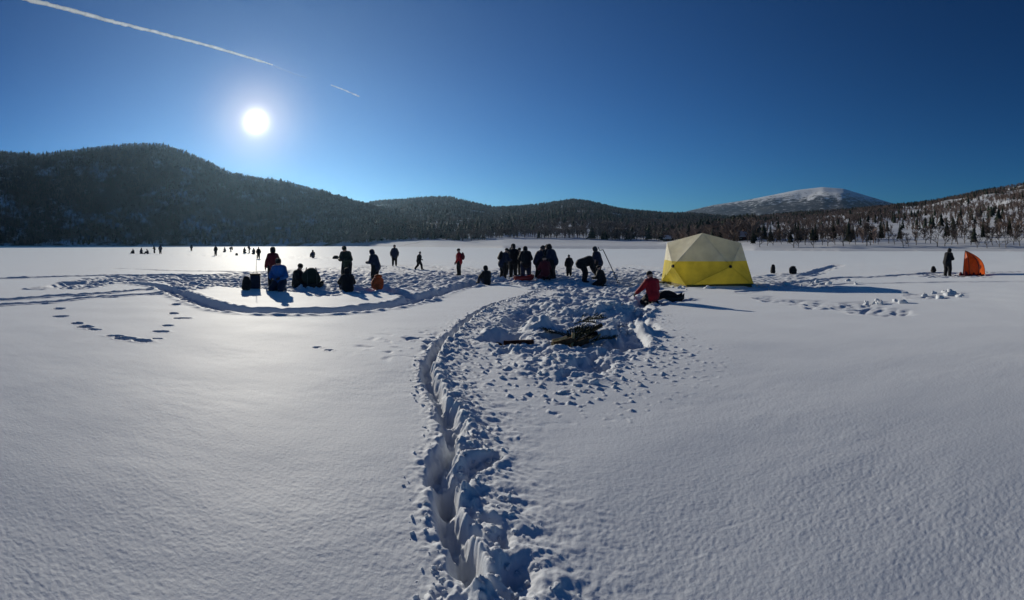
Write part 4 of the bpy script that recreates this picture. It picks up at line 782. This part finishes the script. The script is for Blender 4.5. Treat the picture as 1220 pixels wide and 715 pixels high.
# ------------------------------------------------------------------ crumbs and clods of broken snow
def clods():
    r = np.random.RandomState(5); P, S = [], []
    def add(pts, s): P.append(pts); S.append(s)
    k = 0
    for poly, n, s0, s1 in [(HEAP, 420, .010, .045), (HEAP2, 110, .015, .06)] + [(z[0], 60, .02, .07) for z in ZONES[:2]]:
        lo, hi = poly.min(0) - .3, poly.max(0) + .3; q = r.rand(n * 3, 2) * (hi - lo) + lo; q = q[inpoly(q[:, 0], q[:, 1], poly) > -.25][:n]; add(q, s0 + (s1 - s0) * r.rand(len(q)) ** 2.5)
    n = 700; t = r.rand(n) * (len(TRAIL) - 1.001); i = t.astype(int); q = TRAIL[i] + (TRAIL[i + 1] - TRAIL[i]) * (t - i)[:, None]; d = TRAIL[i + 1] - TRAIL[i]; nv = np.stack([d[:, 1], -d[:, 0]], 1) / np.linalg.norm(d, axis=1)[:, None]
    off = np.where(r.rand(n) < .75, .12 + .4 * r.rand(n) ** 1.6, -.10 - .18 * r.rand(n)); q = q + nv * off[:, None]; add(q, .004 + .017 * r.rand(n) ** 2.5)
    for px, py, n, sp in ((366, 344, 6, .25), (378, 341, 5, .2), (1052, 362, 12, .35), (1128, 351, 10, .5), (1176, 324.5, 5, .2), (745, 392, 25, .25), (760, 372, 20, .3), (818, 345, 10, .5), (905, 340, 10, .4), (965, 337, 14, .8)):
        c = np.array(gp(px, py)); add(c + r.randn(n, 2) * sp, .03 + .10 * r.rand(n) * (1 if py < 380 else .5))
    P = np.vstack(P); S = np.concatenate(S); z = ground_z(P[:, 0], P[:, 1]); bm = bmesh.new(); bmesh.ops.create_icosphere(bm, subdivisions=2, radius=1); bm.verts.ensure_lookup_table(); V0 = np.array([v.co[:] for v in bm.verts]); T0 = np.array([[v.index for v in f.verts] for f in bm.faces]); bm.free()
    VV, TT = [], []
    for i in range(len(P)):
        a = r.rand(3) * 9; k = 1 + .16 * r.randn(len(V0)) + .30 * np.sin(V0[:, 0] * 3.1 + a[0]) * np.sin(V0[:, 1] * 3.7 + a[1]) + .22 * np.sin(V0[:, 2] * 4.3 + a[2] + V0[:, 0] * 2)
        v = V0 * k[:, None] * S[i] * (1 + .35 * r.randn(3)).clip(.5, 1.7) * [1, 1, .75]; th = r.rand() * 6.28; c, s = math.cos(th), math.sin(th)
        v = np.stack([v[:, 0] * c - v[:, 1] * s, v[:, 0] * s + v[:, 1] * c, v[:, 2]], 1) + [P[i, 0], P[i, 1], z[i] + S[i] * .25]; VV.append(v); TT.append(T0 + i * len(V0))
    o = link('snow_clods', fast_mesh('snow_clods', np.concatenate(VV), np.concatenate(TT)), mats=[SNOW]); o['kind'] = 'stuff'; o['label'] = 'broken clods of snow thrown out along the tracks'; print('clods', len(P))
clods()

# ------------------------------------------------------------------ vapour trails high above the lake
def vapour(name, pts, w0, w1, alpha, label):
    P = []
    for px, py in pts:
        e = (HY - py) / F; d = 9000 / e; a = (px - CX) / F; P.append(Vector((d * math.sin(a), d * math.cos(a), 9000 + EYE)))
    n = 90; Q, R = [], []; r = random.Random(3)
    for k in range(n + 1):
        t = k / n; f = t * (len(P) - 1); i = min(len(P) - 2, int(f)); p = P[i].lerp(P[i + 1], f - i); Q.append(p + Vector((r.gauss(0, 6), r.gauss(0, 6), r.gauss(0, 6)))); R.append((w0 + (w1 - w0) * t) * r.uniform(.86, 1.14) * (1 if 2 < k < n - 2 else .5))
    bm = bmesh.new(); tube(bm, Q, R, 10); m = bpy.data.materials.new(name); m.use_nodes = True; t = m.node_tree; t.nodes.remove(t.nodes['Principled BSDF']); L = t.links.new
    df = t.nodes.new('ShaderNodeBsdfDiffuse'); df.inputs[0].default_value = (.9, .9, .9, 1); tr = t.nodes.new('ShaderNodeBsdfTranslucent'); tr.inputs[0].default_value = (.95, .95, .95, 1); mx = t.nodes.new('ShaderNodeMixShader'); mx.inputs[0].default_value = .55; L(df.outputs[0], mx.inputs[1]); L(tr.outputs[0], mx.inputs[2])
    lw = t.nodes.new('ShaderNodeLayerWeight'); lw.inputs[0].default_value = .35; g = t.nodes.new('ShaderNodeNewGeometry'); nz = t.nodes.new('ShaderNodeTexNoise'); nz.inputs['Scale'].default_value = .0022; nz.inputs['Detail'].default_value = 5; L(g.outputs['Position'], nz.inputs[0])
    inv = t.nodes.new('ShaderNodeMath'); inv.operation = 'SUBTRACT'; inv.inputs[0].default_value = 1; L(lw.outputs['Facing'], inv.inputs[1]); pw = t.nodes.new('ShaderNodeMath'); pw.operation = 'MULTIPLY'; L(inv.outputs[0], pw.inputs[0]); L(inv.outputs[0], pw.inputs[1])
    m1 = t.nodes.new('ShaderNodeMath'); m1.operation = 'MULTIPLY'; L(pw.outputs[0], m1.inputs[0]); mr = t.nodes.new('ShaderNodeMapRange'); L(nz.outputs['Fac'], mr.inputs[0]); mr.inputs[1].default_value = .25; mr.inputs[2].default_value = .6; mr.inputs[3].default_value = alpha * .45; mr.inputs[4].default_value = alpha; L(mr.outputs[0], m1.inputs[1])
    tp = t.nodes.new('ShaderNodeBsdfTransparent'); mm = t.nodes.new('ShaderNodeMixShader'); L(m1.outputs[0], mm.inputs[0]); L(tp.outputs[0], mm.inputs[1]); L(mx.outputs[0], mm.inputs[2]); L(mm.outputs[0], t.nodes['Material Output'].inputs[0])
    o = link('contrail', bm_mesh('contrail', bm), mats=[m], smooth=True); tag(o, label, 'contrail', 'vapour trails in the sky'); return o
vapour('vapour', [(-40, -22), (35, 0), (130, 25), (200, 42), (325, 77.5)], 95, 62, 1.0, 'long white vapour trail crossing the sky left of the sun')
vapour('vapour_faint', [(325, 78), (345, 86), (365, 93)], 40, 20, .2, 'faint broken vapour trail above the sun')
vapour('vapour_short', [(394, 101), (412, 108), (428, 115)], 28, 60, .6, 'short separate streak of vapour right of the sun')

# ------------------------------------------------------------------ the air
def haze():
    bm = bmesh.new(); boxm(bm, -7500, 7500, -900, 9200, -6, 660); m = bpy.data.materials.new('haze'); m.use_nodes = True; t = m.node_tree; t.nodes.remove(t.nodes['Principled BSDF'])
    v = t.nodes.new('ShaderNodeVolumePrincipled'); v.inputs['Color'].default_value = (.45, .72, 1, 1); v.inputs['Density'].default_value = 4.8e-5; v.inputs['Anisotropy'].default_value = .64; t.links.new(v.outputs[0], t.nodes['Material Output'].inputs['Volume'])
    o = link('haze', bm_mesh('haze', bm), mats=[m]); o['kind'] = 'stuff'; o['label'] = 'thin winter haze over the lake'
haze()
